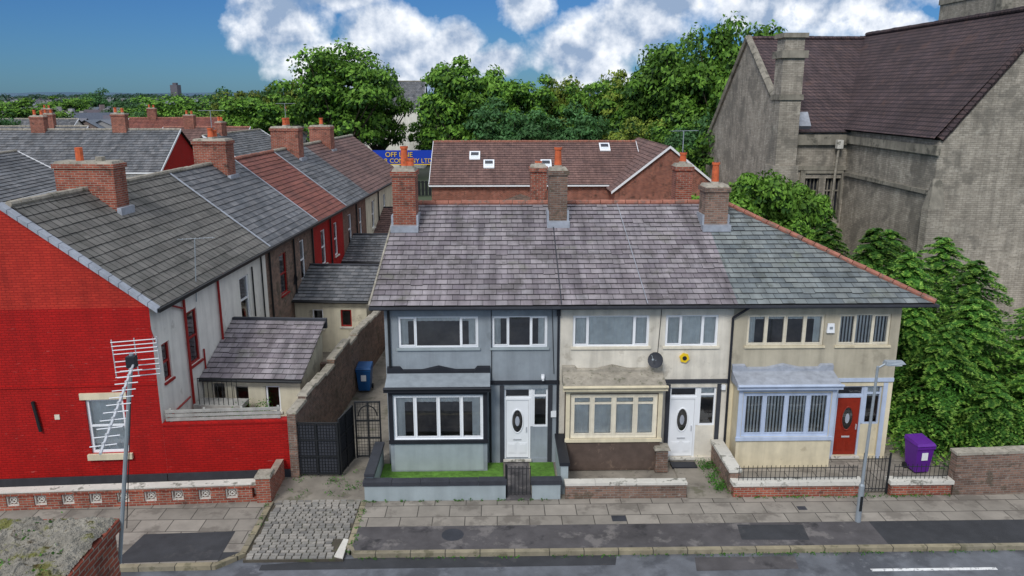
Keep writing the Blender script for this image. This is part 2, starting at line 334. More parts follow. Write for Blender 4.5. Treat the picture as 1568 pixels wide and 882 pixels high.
m.hexa([(-200,7.5,-.3),(-7.1,17.75,-.3),(-7.1,20.8,-.3),(-200,10,-.3),(-200,7.5,0),(-7.1,17.75,0),(-7.1,20.8,0),(-200,10,0)],'slab')
m.box(-7.1,-6.55,18.2,20.9,-.3,0,'slab')
m.hexa([(-9.7,17.75,-.2),(-7.1,17.85,-.2),(-7.1,19.2,-.2),(-9.5,19.1,-.2),(-9.7,17.75,.005),(-7.1,17.85,.005),(-7.1,19.2,.005),(-9.5,19.1,.005)],'tarmD');m.obj('pavement')
m=MB()
m.box(-3.7,200,18.05,18.2,-.3,.008,'kerb')
m.hexa([(-3.9,18.35,-.3),(-3.7,18.05,-.3),(-3.7,18.2,-.3),(-3.78,18.4,-.3),(-3.9,18.35,.01),(-3.7,18.05,.01),(-3.7,18.2,.01),(-3.78,18.4,.01)],'kerb')
m.box(-3.95,-3.8,18.35,20.7,-.3,.009,'kerb')
m.hexa([(-4.2,18.0,-.3),(-3.96,17.9,-.3),(-3.96,18.75,-.3),(-4.1,18.8,-.3),(-4.2,18.0,-.02),(-3.96,17.9,-.02),(-3.96,18.75,-.0),(-4.1,18.8,-.0)],'capW')
m.hexa([(-30,17.2,-.3),(-7.1,17.6,-.3),(-7.1,17.76,-.3),(-30,17.36,-.3),(-30,17.2,.008),(-7.1,17.6,.008),(-7.1,17.76,.008),(-30,17.36,.008)],'kerb')
m.hexa([(-7.1,17.6,-.3),(-6.5,18.15,-.3),(-6.65,18.2,-.3),(-7.1,17.76,-.3),(-7.1,17.6,.008),(-6.5,18.15,.008),(-6.65,18.2,.008),(-7.1,17.76,.008)],'kerb')
m.hexa([(-7.1,17.77,-.3),(-6.66,18.2,-.3),(-6.66,18.21,-.3),(-7.1,18.21,-.3),(-7.1,17.77,.0),(-6.66,18.2,.0),(-6.66,18.21,.0),(-7.1,18.21,.0)],'tarmD')
m.box(-6.66,-6.5,18.2,20.8,-.3,.01,'kerb');m.obj('kerb',bevel=.015)
m=MB();m.box(-6.5,-3.95,17.9,21.1,-.3,-.05,'dirt')
y=17.92
while y<20.9:
    x=-6.48+U(0,.1)
    while x<-4.02:
        w=U(.18,.24);x1=min(x+w,-3.97)
        if x1-x>.08 and not(y<18.8 and x1>-4.2): z=-.015+U(-.008,.008);m.box(x+.007,x1-.007,y+.006,y+.124,-.1,z,'sett',.012)
        x+=w
    y+=.13
m.obj('cobbled_driveway')
m=MB();m.poly([(-60,20.74,-.03),(-3.9,20.74,-.03),(60,20.74,-.03),(60,62,-.03),(-60,62,-.03)],'conc');m.obj('yard_ground')
# ---------------------------------------------------------------- main terrace
YF=23.2;YB=22.55
def facade(name,x0,x1,wallk,lowk,bandk,ups,bay,dr,baystyle):
    P=empty(name)
    w=MB();t=MB();wn=MB()
    ops=[(a,b,3.87,4.88) for a,b,_ ,_ in ups]
    dx0,dx1,sx0,sx1=dr
    ops.append((dx0,sx1,.1,2.5))
    b0,b1=bay
    wall_open(w,x0,x1,2.62,5.35,YF,[o for o in ops if o[2]>3],wallk)
    wall_open(w,x0,b0+.05,-.1,2.62,YF,[],lowk) if b0>x0 else None
    wall_open(w,b1-.05,x1,-.1,2.62,YF,[ops[-1]],lowk,.2)
    w.box(dx1+.002,sx1-.002,YF+.06,YF+.2,.1,1.18,lowk)
    w.obj('walls',P)
    for (a,b,cuts,cur) in ups: window(wn,a,b,3.87,4.88,YF,cuts,baystyle['up'],cur=cur,sill=baystyle['sill'],fw=baystyle.get('fwu',.05))
    wn.box(dx1-.002,dx1+.07,YF+.05,YF+.13,1.2,2.498,baystyle['dfr'])
    window(wn,dx1+.07,sx1,1.18,2.5,YF+.02,(),baystyle['dfr'],tr=.8,cur='top',inner=False)
    window(wn,dx0,dx1-.003,2.16,2.5,YF+.02,(),baystyle['dfr'],inner=False)
    wn.obj('windows',P)
    d=MB();door(d,dx0,dx1-.004,.1,2.158,YF,baystyle['door'],baystyle['dfr']);d.obj('door',P)
    t.box(b1+.1,x1-.003,YF-.05,YF-.002,2.66,2.78,bandk)
    t.box(dx0-.14,dx0-.003,YF-.03,YF-.002,.0,2.617,baystyle['pil']);t.box(sx1+.003,min(sx1+.14,x1-.01),YF-.03,YF-.002,.0,2.617,baystyle['pil'])
    by=MB();wk=baystyle['baywall'];fk=baystyle['fr']
    o=(b0+.13,b1-.13,1.1,2.55)
    wall_open(by,b0,b1,0,2.75,YB,[o],wk,.12,fk)
    for xs,sg in ((b0,-1),(b1,1)):
        by.poly([(xs,YB,-.05),(xs,YF,-.05),(xs,YF,2.75),(xs,YB,2.75)],wk)
    by.box(b0-.02,b0+.11,YB-.03,YB-.002,1.0,2.6,baystyle['pilb']);by.box(b1-.11,b1+.02,YB-.03,YB-.002,1.0,2.6,baystyle['pilb'])
    by.box(b0-.04,b1+.04,YB-.07,YB-.002,.98,1.09,baystyle['bsill'])
    by.box(b0-.02,b1+.02,YB-.04,YB-.002,2.602,2.73,baystyle['lint'])
    by.box(b0+.12,b1-.12,YB-.012,YB-.002,.06,.975,baystyle['panel'])
    by.hexa([(b0-.1,YB-.14,2.74),(b1+.1,YB-.14,2.74),(b1+.1,YF-.003,2.74),(b0-.1,YF-.003,2.74),(b0-.1,YB-.14,2.86),(b1+.1,YB-.14,2.86),(b1+.1,YF-.003,3.1),(b0-.1,YF-.003,3.1)],baystyle['can'])
    by.box(b0-.13,b1+.13,YB-.2,YB-.142,2.72,2.88,baystyle['lint'])
    by.cyl((b0-.13,YB-.24,2.86),(b1+.13,YB-.24,2.86),.04,baystyle['lint'],n=8)
    uk=baystyle['up2'];n=40;W=b1-b0+.2
    prof=lambda t:.02+.10*(1 if t<.13 or t>.87 else 0)+.12*max(0,1-abs(t-.5)/.16)
    for i in range(n):
        q0=i/n;q1=(i+1)/n;a=b0-.1+W*q0;b=b0-.1+W*q1;l=YF-.1
        by.hexa([(a,l,3.0),(b,l,3.0),(b,YF-.004,3.0),(a,YF-.004,3.0),(a,l,3.12+prof(q0)),(b,l,3.12+prof(q1)),(b,YF-.004,3.16+prof(q1)),(a,YF-.004,3.16+prof(q0))],uk)
    by.obj('bay_window',P)
    bw=MB();window(bw,o[0],o[1],o[2],o[3],YB,baystyle['cuts'],fk,fw=baystyle['fw'],tr=baystyle['tr'],cur=baystyle['cur']);bw.obj('bay_glazing',P)
    t.obj('trim',P)
    return P
st1=dict(up='white',sill='rend_grey2',dfr='white',door='white',pil='darkgrey',baywall='rend_grey',fr='white',pilb='dark',bsill='dark',lint='dark',panel='rend_grey2',can='rend_grey',up2='dark',cuts=(.24,.5,.76),fw=.05,tr=None,cur='some')
st2=dict(up='white',sill='cream3',dfr='white',door='white',pil='darkgrey',baywall='brown',fr='cream3',pilb='cream2',bsill='cream2',lint='cream2',panel='brown',can='mortar',up2='mortar',cuts=(.25,.5,.75),fw=.1,tr=.78,cur='full')
st3=dict(up='cream3',sill='cream2',dfr='ltblue',door='doorR',pil='ltblue',baywall='cream2',fr='ltblue',pilb='ltblue',bsill='ltblue',lint='ltblue',panel='cream2',can='lead',up2='lead',cuts=(.25,.5,.75),fw=.08,tr=None,cur='blind')
H1=facade('terraced_house',-3.44,1.98,'rend_grey','rend_grey','dark',[(-3.03,-.56,(.22,.78),'some'),(-.14,1.58,(.3,.7),'sides')],(-3.3,-.3),(.24,1.08,1.08,1.62),st1)
H2=facade('terraced_house',1.98,7.35,'rend_cream','rend_cream','darkgrey',[(2.37,4.75,(.2,.8),'full'),(5.25,6.9,(.3,.7),'full')],(2.15,5.1),(5.5,6.38,6.38,6.98),st2)
H3=facade('terraced_house',7.35,12.6,'rend_beige','cream2','ltblue',[(7.8,10.22,(.25,.5,.75),'some'),(10.65,12.3,(.34,.67),'blind')],(7.5,10.5),(10.85,11.72,11.72,12.3),st3)
m=MB();m.poly([(-3.44,YF,-.1),(-3.44,32.6,-.1),(-3.44,32.6,5.3),(-3.44,28,7.55),(-3.44,YF,5.35)],'rend_grey')
m.box(-3.44,1.98,32.5,32.6,-.1,5.3,'oldbrick');m.obj('side_walls',H1)
m=MB();m.box(1.98,7.35,32.5,32.6,-.1,5.3,'oldbrick');m.obj('rear_wall',H2)
m=MB();m.poly([(12.6,YF,-.1),(12.6,32.6,-.1),(12.6,32.6,5.35),(12.6,YF,5.35)],'rend_beige');m.box(7.35,12.6,32.5,32.6,-.1,5.3,'oldbrick');m.obj('side_walls',H3)
RL=math.hypot(5.15,2.4);v=(0,5.15,2.4)
def roofpart(H,a0,a1,b0,b1,k):
    r=MB();tiles(r,(0,22.85,5.3),(1,0,0),v,RL,lambda t:(a0+(a1-a0)*t,b0+(b1-b0)*t),.38,.26,k)
    r.poly([(a0,33.15,5.3),(b0,33.15,5.3),(b1,28,7.7),(a1,28,7.7)],k)
    r.poly([(a0,22.87,5.26),(b0,22.87,5.26),(b0,23.22,5.26),(a0,23.22,5.26)],'darkgrey')
    ridge(r,(a1,28,7.73),(b1,28,7.73));r.obj('roof',H)
    g=MB();g.box(a0,b0-.002,22.75,22.85,5.22,5.28,'darkgrey');g.box(a0+.0,b0-.002,22.853,22.868,5.17,5.26,'darkgrey');g.obj('gutter',H)
roofpart(H1,-3.83,-3.5,1.98,1.98,'slateP')
roofpart(H2,1.981,1.981,7.35,7.35,'slateP')
roofpart(H3,7.351,7.351,13.4,8.2,'slateG')
m=MB();HL=math.hypot(5.2,2.4)
tiles(m,(13.4,22.85,5.3),(0,1,0),(-5.2,0,2.4),HL,lambda t:(5.15*t,10.3-5.15*t),.38,.26,'slateG')
ridge(m,(13.42,22.85,5.35),(8.2,28,7.75),r=.085);ridge(m,(13.4,33.15,5.35),(8.2,28,7.75),r=.085)
m.box(13.4,13.5,22.74,33.2,5.2,5.28,'darkgrey');m.poly([(12.6,22.87,5.255),(13.4,22.87,5.255),(13.4,33.1,5.255),(12.6,33.1,5.255)],'dark');m.obj('hip_roof',H3)
m=MB()
for i in range(24):
    t=i/24;t1=(i+.96)/24
    p=Vector((-3.83+.33*t,22.85+5.15*t,5.33+2.4*t));q=Vector((-3.83+.33*t1,22.85+5.15*t1,5.33+2.4*t1));m.cyl(p,q,.035,'mortar',n=6)
m.cyl((4.6,22.85,5.35),(4.35,28,7.74),.012,'lead',n=6);m.cyl((1.98,22.85,5.34),(1.98,28,7.73),.018,'darkgrey',n=6);m.obj('verge',H1)
def chim(H,x,y,wx,wy,z0,z1,pots,k='redbrick'):
    c=chimney('c',x,y,wx,wy,z0,z1,pots,k)
    c.box(x-wx/2-.08,x+wx/2+.08,y-wy/2-.22,y-wy/2-.003,z0-.0,z0+.22,'lead');c.box(x-wx/2-.07,x-wx/2-.003,y-wy/2,y+wy/2,z0,z0+.55,'lead');c.box(x+wx/2+.003,x+wx/2+.07,y-wy/2,y+wy/2,z0,z0+.55,'lead')
    c.obj('chimney',H)
chim(H1,-3.1,27.0,.78,.9,6.95,9.05,[(0,'pot',.75),(.2,'pot',.35)],'redbrick')
chim(H2,2.15,27.15,.62,.7,7.05,9.05,[(0,'pot',.7)],'oldbrick')
chim(H2,1.6,29.4,.6,.7,6.9,8.95,[(0,'pot',.15)],'redbrick')
chim(H3,7.55,26.9,.8,.8,6.95,8.5,[(0,'pot',.75)],'oldbrick')
chim(H3,6.95,29.2,.6,.7,6.9,9.0,[(0,'pot',.42)],'redbrick')
m=MB()
for x in (-3.3,):m.cyl((x,YF-.06,.1),(x,YF-.06,5.1),.04,'black',n=8)
m.cyl((-.2,YF-.06,0),(-.2,YF-.06,2.6),.035,'black',n=8);m.cyl((-.15,YF-.02,2.8),(-.15,YF-.02,5.1),.012,'black',n=5);m.obj('downpipe',H1)
m=MB();m.cyl((1.92,YF-.06,.05),(1.92,YF-.06,5.1),.035,'dark',n=8);m.box(1.86,1.98,YF-.12,YF-.02,4.9,5.08,'dark')
m.cyl((1.8,YF-.03,3.0),(1.72,YF-.03,5.1),.01,'black',n=5);m.obj('rainwater_pipe',H1)
m=MB();m.cyl((7.32,YF-.06,.05),(7.32,YF-.06,4.8),.04,'dark',n=8);m.cyl((7.32,YF-.06,4.8),(7.75,YF-.2,5.15),.04,'dark',n=8);m.cyl((5.0,YF-.02,2.9),(5.1,YF-.02,5.1),.01,'black',n=5);m.obj('downpipe',H2)
def dish(x,y,z,P,r=.25):
    m=MB();c=Vector((x,y-.25,z));ax=Vector((-.5,-.8,.35)).normalized();a=ax.orthogonal().normalized();b=ax.cross(a)
    for j in range(3):
        r0=r*j/3;r1=r*(j+1)/3
        for i in range(16):
            t0=2*math.pi*i/16;t1=2*math.pi*(i+1)/16;f=lambda rr,t:c+a*rr*math.cos(t)+b*rr*math.sin(t)+ax*(rr*rr*1.2)
            m.poly([f(r0,t0),f(r0,t1),f(r1,t1),f(r1,t0)],'darkgrey')
    m.cyl(c,(x,y,z-.05),.02,'steel',n=6);m.cyl(c-b*r,c+ax*.28,.01,'steel',n=5);m.cyl(c+ax*.26,c+ax*.33,.03,'steel',n=8);m.obj('satellite_dish',P)
dish(4.95,YF,3.5,H2)
m=MB();m.cyl((5.88,YF-.07,3.5),(5.88,YF-.002,3.5),.16,'yel',n=6);m.cyl((5.88,YF-.085,3.5),(5.88,YF-.071,3.5),.07,'dark',n=12);m.obj('alarm_box',H2)
m=MB();m.box(10.28,10.52,YF-.09,YF-.003,4.3,4.6,'white',.02);m.box(10.35,10.45,YF-.094,YF-.088,4.42,4.5,'steel');m.obj('alarm_box',H3)
m=MB();m.box(1.4,1.5,YF-.1,YF-.004,2.85,2.98,'white');m.cyl((1.45,YF-.2,2.86),(1.45,YF-.05,2.9),.04,'white',n=8);m.box(1.72,1.9,YF-.06,YF-.004,1.55,1.75,'white')
m.box(7.1,7.22,YF-.12,YF-.004,2.45,2.6,'white');m.obj('wall_lamp',H1)
# ---------------------------------------------------------------- front gardens
def lowwall(name,segs,k,cap,h,ch=.08,th=.22,capo=.04):
    m=MB()
    for (x0,y0,x1,y1) in segs:
        L=math.hypot(x1-x0,y1-y0);m.xf=frame((x0,y0),(x1-x0,y1-y0))
        m.box(0,L,0,th,-.05,h-ch,k);n=max(1,int(L/.8))
        for i in range(n):
            a=-capo+(L+2*capo)*i/n;b=-capo+(L+2*capo)*(i+1)/n-.008;e=U(-.006,.006)
            m.box(a,b,-capo+e,th+capo+e,h-ch+.001,h+U(-.008,.008),cap)
    m.xf=None;return m
w=lowwall('x',[(-3.85,20.76,.25,20.76),(1.02,20.76,1.85,20.76)],'rend_grey2','darkgrey',.6,.12);w.obj('garden_wall')
w=lowwall('x',[(-3.62,21.0,-3.62,23.15)],'rend_grey2','darkgrey',.75,.1);w.obj('garden_wall')
w=lowwall('x',[(2.1,21.1,2.1,23.1)],'rend_grey2','dark',1.0,.1);w.obj('garden_wall')
w=lowwall('x',[(2.0,20.76,5.55,20.76)],'oldbrick','capW',.5,.08,.26,.02);w.obj('brick_garden_wall')
w=lowwall('x',[(6.95,20.76,10.72,20.76),(11.6,20.76,13.4,20.76)],'redbrick','capW',.48,.12,.24,.05);w.obj('brick_garden_wall')
w=lowwall('x',[(7.2,21.06,7.2,23.1)],'oldbrick','capW',.75,.1,.3,.04);w.obj('garden_wall')
w=lowwall('x',[(13.45,20.76,40,22.2)],'oldbrick','mortar',1.35,.08,.3,.03);w.obj('boundary_wall')
m=MB();m.box(4.95,5.35,22.35,22.7,0,.75,'oldbrick',.02);m.box(4.9,5.4,22.3,22.75,.751,.83,'mortar',.03);m.obj('garden_pillar')
m=MB();m.poly([(-3.6,21,.02),(.2,21,.02),(.2,23.1,.02),(-3.6,23.1,.02)],'lawn');m.poly([(1.05,21,.02),(1.8,21,.02),(1.8,23.1,.02),(1.05,23.1,.02)],'lawn');m.obj('lawn')
m=MB();m.poly([(.25,20.7,.01),(1.0,20.7,.01),(1.0,23.1,.01),(.25,23.1,.01)],'tarm')
m.poly([(5.6,20.7,.01),(6.8,20.7,.01),(6.8,23.1,.01),(5.6,23.1,.01)],'conc');m.poly([(7.3,21,.012),(13.4,21,.012),(13.4,23.1,.012),(7.3,23.1,.012)],'slab');m.obj('garden_path')
m=MB();m.box(5.55,6.35,22.6,22.98,.0,.05,'dark');m.obj('door_mat')
def railing(mb,x0,x1,y,z0,z1,step=.11,k='black',r=.011):
    mb.cyl((x0,y,z1-.08),(x1,y,z1-.08),r*1.3,k,n=5);mb.cyl((x0,y,z0+.08),(x1,y,z0+.08),r*1.3,k,n=5)
    n=int((x1-x0)/step)
    for i in range(n+1):
        x=x0+(x1-x0)*i/n;mb.cyl((x,y,z0),(x,y,z1),r,k,n=5)
m=MB();railing(m,.3,.98,20.9,.08,1.0);m.cyl((.27,20.9,0),(.27,20.9,1.05),.03,'black',n=8);m.obj('garden_gate')
m=MB();railing(m,7.1,10.6,20.88,.48,.95,.13,r=.009);m.obj('iron_railing')
m=MB();railing(m,11.7,13.3,20.88,.48,.95,.13,r=.009);m.obj('iron_railing')
m=MB();railing(m,10.8,11.52,20.9,.08,1.2,.1);m.cyl((10.78,20.9,0),(10.78,20.9,1.3),.03,'black',n=8);m.cyl((11.55,20.9,0),(11.55,20.9,1.3),.03,'black',n=8);m.obj('garden_gate')
def bin_(x,y,k,s=1,rot=0):
    m=MB(frame((x,y),(math.cos(rot),math.sin(rot))))
    m.hexa([(-.22,-.24,.08),(.22,-.24,.08),(.22,.26,.08),(-.22,.26,.08),(-.29,-.32,.98),(.29,-.32,.98),(.29,.34,.98),(-.29,.34,.98)],k)
    m.hexa([(-.31,-.36,.983),(.31,-.36,.983),(.31,.36,.983),(-.31,.36,.983),(-.28,-.3,1.05),(.28,-.3,1.05),(.28,.36,1.1),(-.28,.36,1.1)],k)
    m.box(-.3,.3,-.345,-.322,.88,.95,k);m.cyl((-.25,.42,1.0),(.25,.42,1.0),.02,'black',n=6);m.box(-.25,-.21,.34,.43,.96,1.02,k);m.box(.21,.25,.34,.43,.96,1.02,k)
    m.cyl((-.29,.24,.1),(-.23,.24,.1),.1,'black',n=12);m.cyl((.23,.24,.1),(.29,.24,.1),.1,'black',n=12)
    m.box(-.1,.1,-.306,-.297,.5,.75,'white');m.obj('wheelie_bin')
bin_(13.2,22.3,'purp',rot=.1);bin_(-5.25,29.6,'blue')
# ---------------------------------------------------------------- lamp post
m=MB();x,y=10.0,19.35
m.cyl((x,y,0),(x,y,1.1),.075,'steel',n=14);m.cyl((x,y,1.1),(x,y,1.16),.075,'steel',.045,n=14);m.cyl((x,y,1.16),(x+.05,y,4.55),.045,'steel',.035,n=12)
m.cyl((x+.05,y,4.5),(x+.3,y-.03,4.66),.03,'steel',n=8)
m.hexa([(x+.2,y-.13,4.6),(x+.75,y-.1,4.62),(x+.75,y+.08,4.62),(x+.2,y+.1,4.6),(x+.24,y-.1,4.7),(x+.68,y-.06,4.7),(x+.68,y+.05,4.7),(x+.24,y+.08,4.7)],'steel')
m.box(x+.28,x+.66,y-.08,y+.06,4.57,4.6,'white');m.box(x-.04,x+.04,y-.081,y-.07,.35,.8,'black');m.obj('street_lamp',bevel=.005)
# ---------------------------------------------------------------- left red terrace
C=(-10.1,22.2);dR=(.072,.9974);dF=(math.cos(math.radians(3.3)),math.sin(math.radians(3.3)))
FR=frame(C,dR)
FF=frame(C,dF)
EZ=5.55;RZ=8.45;HW=3.7
def rowhouse(name,l0,l1,wk,rk,wins,gable=None,tw=.34,th=.27,stag=.5,pipes=(),pk='black',ch=None,ez=EZ,verge=True):
    P=empty(name)
    w=MB(FR);wn=MB(FR)
    ops=[(a,b,c,d) for a,b,c,d,*_ in wins]
    wall_open(w,l0,l1,-.1,ez,0,ops,wk)
    w.poly([(l0,2*HW,-.1),(l1,2*HW,-.1),(l1,2*HW,ez),(l0,2*HW,ez)],'brick')
    w.poly([(l1,0,-.1),(l1,2*HW,-.1),(l1,2*HW,ez),(l1,HW,RZ-.1),(l1,0,ez)],'brick')
    if not gable: w.poly([(l0,0,-.1),(l0,2*HW,-.1),(l0,2*HW,ez),(l0,HW,RZ-.1),(l0,0,ez)],'brick')
    w.obj('walls',P)
    for a,b,c,d,k in wins: window(wn,a,b,c,d,0,(),k,fw=.07,tr=.5,sill=k if k!='white' else 'capW',inner=False,cur='sides')
    if wins: wn.obj('windows',P)
    r=MB(FR);sl=math.hypot(HW+.25,RZ-ez+.1)
    s0=-.06 if gable else 0
    sk=(lambda t:(l0+s0,l1))
    tiles(r,(0,-.25,ez-.1),(1,0,0),(0,HW+.25,RZ-ez+.1),sl,sk,tw,th,rk,stag=stag,gap=.012 if stag else .03,lift=.026)
    r.poly([(l0+s0,2*HW+.25,ez-.1),(l1,2*HW+.25,ez-.1),(l1,HW,RZ),(l0+s0,HW,RZ)],rk)
    ridge(r,(l0+s0,HW,RZ+.02),(l1,HW,RZ+.02),'mortar' if rk!='redT' else 'terra',r=.1)
    r.obj('roof',P)
    g=MB(FR);g.box(l0+s0,l1-.002,-.36,-.26,ez-.2,ez-.09,'black')
    for a in pipes: g.cyl((a,-.07,.2),(a,-.07,ez-.2),.045,pk,n=8);g.cyl((a,-.07,ez-.22),(a,-.3,ez-.12),.04,pk,n=8)
    g.obj('gutter',P)
    if ch:
        for (cl,cy,wx,wy,z0,z1,pots,ck) in ch:
            c=chimney('c',cl,cy,wx,wy,z0,z1,pots,ck,xf=FR);c.box(cl-wx/2-.05,cl+wx/2+.05,cy-wy/2-.15,cy-wy/2-.003,z0+.1,z0+.35,'lead');c.obj('chimney',P)
    return P
A=rowhouse('terraced_house',0,9.4,'whitewall','concT',[(.45,.95,3.0,4.2,'redp'),(2.15,2.95,2.9,4.7,'redp'),(6.6,7.5,3.0,4.8,'white')],gable=True,tw=.31,th=.34,stag=0,pipes=(2.0,4.6),pk='redp',
  ch=[(4.1,HW,.75,2.0,7.5,9.35,[],'redbrick')])
m=MB(FR);m.cyl((4.1,HW+.3,9.35),(4.1,HW+.3,9.8),.12,'pot',n=10);m.cyl((4.1,HW-.4,9.35),(4.1,HW-.4,9.5),.15,'mortar',n=10);m.obj('chimney_pots',A)
m=MB(FR)
for (p,q) in (((2.0,-.08,4.9),(1.0,-.08,5.3)),((3.1,-.05,.9),(3.1,-.05,3.2)),((7.8,-.05,3),(7.8,-.05,5)),((5.2,-.05,2.6),(7.9,-.05,2.9)),((8.8,-.05,.5),(8.8,-.05,5.2)),((.1,-.06,1.9),(1.8,-.06,2.0))): m.cyl(p,q,.03,'redp' if p[0]<3.5 else 'black',n=6)
m.obj('waste_pipes',A)
g=MB(FF)
W=2*HW
wx0,wx1,wz0,wz1=-2.15,-1.05,.95,2.7
wall_open(g,-W,0,-.1,EZ-.05,0,[(wx0,wx1,wz0,wz1)],'red',.15)
g.poly([(-W,.0,EZ-.05),(0,.0,EZ-.05),(-HW,0,RZ-.05)],'red2')
g.box(-W,.0,-.03,-.002,3.1,3.17,'red')
g.box(wx0-.12,wx1+.12,-.05,-.002,wz1+.0,wz1+.2,'cream2');g.box(wx0-.1,wx1+.1,-.1,-.002,wz0-.18,wz0-.003,'cream2')
g.box(-W,-.01,-.05,-.002,-.05,.22,'darkgrey')
g.cyl((-3.5,-.06,1.75),(-3.6,-.06,2.7),.05,'black',n=8)
g.box(-3.06,-2.92,-.03,-.002,2.1,2.25,'cream3')
g.cyl((-.02,-.03,4.9),(.08,-.03,4.4),.02,'redp',n=6)
g.obj('gable_wall',A)
g=MB(FF);window(g,wx0,wx1,wz0,wz1,.02,(),'white',fw=.08,tr=.5,cur='full',inner=False,roomk='room');g.obj('gable_window',A)
g=MB(FF)
for i in range(16):
    t=i/16;t1=(i+.93)/16
    x0=.28-(HW+.28)*t;x1=.28-(HW+.28)*t1;z0=EZ-.2+(RZ-EZ+.22)*t;z1=EZ-.2+(RZ-EZ+.22)*t1
    g.hexa([(x0,-.16,z0),(x1,-.16,z1),(x1,.14,z1),(x0,.14,z0),(x0,-.16,z0+.13),(x1,-.16,z1+.13),(x1,.14,z1+.13),(x0,.14,z0+.13)],'lead')
g.obj('verge',A)
B=rowhouse('terraced_house',9.41,16.0,'oldbrick','slateD',[(11.0,11.9,3.0,4.8,'redp'),(13.8,14.5,3.0,4.9,'white')],pipes=(9.7,12.8,15.6),ch=[(13.9,HW,.9,1.5,7.6,9.55,[(-.2,'pot',.5),(.2,'pot',.4)],'redbrick')])
D=rowhouse('terraced_house',16.01,21.5,'red','redT',[(17.2,18.0,3.0,4.8,'white'),(19.6,20.3,3.0,4.8,'white')],pipes=(18.8,))
E=rowhouse('terraced_house',21.51,27.0,'brick','slateD',[(22.6,23.4,3.0,4.8,'white'),(25.2,25.9,3.0,4.8,'white')],pipes=(24.4,),ch=[(24,HW,.9,1.6,7.6,9.7,[(-.25,'pot',.5),(.25,'pot',.5)],'redbrick')])
F=rowhouse('terraced_house',27.01,39.0,'creamwall','brownT',[(28.6,29.4,3.0,4.8,'white'),(32.2,32.9,3.0,4.8,'white')],pipes=(30.4,),ch=[(31,HW,.9,1.4,7.6,9.5,[(0,'pot',.5)],'redbrick')])
m=MB(FR)
for l in (9.4,16.0,21.5):
    m.hexa([(l-.05,-.25,EZ-.06),(l+.05,-.25,EZ-.06),(l+.05,-.25,EZ-.03),(l-.05,-.25,EZ-.03),(l-.05,HW,RZ+.04),(l+.05,HW,RZ+.04),(l+.05,HW,RZ+.07),(l-.05,HW,RZ+.07)],'lead')
m.obj('party_strip',A)
def aerial(O,top,P,name='tv_aerial'):
    m=MB();O=Vector(O);T=Vector(top);m.cyl(O,T,.018,'steel',n=6);d=Vector((.9,.3,.0)).normalized();s=Vector((-.3,.9,0))
    m.cyl(T-d*.5,T+d*.6,.01,'steel',n=5)
    for i in range(9): c=T-d*.5+d*(i*.13);m.cyl(c-s*.16,c+s*.16,.006,'steel',n=4)
    if P:m.obj(name,P)
    else:m.obj(name)
aerial(FR((2.9,-.05,4.9)),FR((2.9,-.2,7.0)),A)
aerial((6.95,29.3,8.9),(6.95,29.3,10.2),H3);aerial(FR((24,HW,9.6)),FR((24,HW,11)),E);aerial(FR((13.9,HW,9.5)),FR((13.9,HW,10.8)),B)
def outrigger(name,l0,l1,wk,zf,zb,wins,k='slateD'):
    P=empty(name)
    w2=MB(frame(FR((l0,-.02,0))[:2],(dR[1],-dR[0])))
    Lw=3.3
    wall_open(w2,0,Lw,-.05,zf,0,[a[:4] for a in wins],wk)
    for a in wins: window(w2,a[0],a[1],a[2],a[3],0,(),a[4],fw=.06,sill='capW',inner=False)
    w2.poly([(Lw,0,-.05),(Lw,l1-l0,-.05),(Lw,l1-l0,zb-.05),(Lw,0,zf)],wk)
    w2.poly([(0,l1-l0,-.05),(Lw,l1-l0,-.05),(Lw,l1-l0,zb-.05),(0,l1-l0,zb-.05)],wk)
    w2.obj('walls',P)
    r=MB(w2.xf);L=math.hypot(l1-l0+.3,zb-zf)
    tiles(r,(0,-.25,zf-.03),(1,0,0),(0,l1-l0+.3,zb-zf),L,lambda t:(0,Lw+.15),.36,.27,k)
    r.cyl((0,-.3,zf-.08),(Lw+.15,-.3,zf-.08),.05,'black',n=8)
    r.box(.0,Lw+.18,l1-l0+.05,l1-l0+.2,zb-.3,zb+.06,'darkgrey')
    r.obj('roof',P);return P
outrigger('outbuilding',2.9,5.6,'creamwall',2.35,3.5,[(.25,.75,1.0,2.1,'cream3'),(1.0,1.55,1.0,2.0,'cream3'),(2.1,2.6,1.1,2.0,'white')],'slateP')
outrigger('outbuilding',12.5,15,'creamwall',2.5,3.5,[(.8,1.3,1.1,2.0,'white'),(2.1,2.6,1.2,2.0,'redp')])
outrigger('outbuilding',21,23.5,'creamwall',2.5,3.5,[(1.5,2.1,1.1,2.0,'white')])
outrigger('outbuilding',29,32,'whitewall',2.7,3.9,[],'brownT')
m=MB(FF);m.box(.002,3.85,-.0,.24,-.1,1.78,'red');m.box(-.0,3.9,-.03,.27,1.781,1.86,'red');m.box(.01,3.84,-.05,-.002,-.05,.22,'darkgrey')
m.obj('red_yard_wall')
m=MB(FF)
for z in (1.9,2.03,2.16): m.box(.1,3.5,.06,.1,z,z+.09,'wood')
for x in (.2,1.2,2.3,3.4): m.box(x,x+.07,.102,.16,1.86,2.28,'wood')
m.obj('timber_rail')
m=MB(FR)
for i in range(28):
    l=.35+i*1.1;h=2.1+.12*math.sin(i*1.1)+(.3 if i%8 in(4,5) else 0)+U(-.03,.03)
    m.box(l,l+1.099,-3.98,-3.72,-.1,h,'oldbrick');m.box(l,l+1.099,-4.02,-3.68,h+.001,h+.07,'mortar',.03)
for i in range(4):
    l=5.2+i*8.6;m.box(l,l+.22,-3.7,-.03,-.1,2.0,'oldbrick')
m.obj('yard_brick_wall')
m=MB(FR)
for i in range(9): m.cyl((1.9,-.3-i*.16,1.7),(1.9,-.3-i*.16,2.6),.012,'black',n=5)
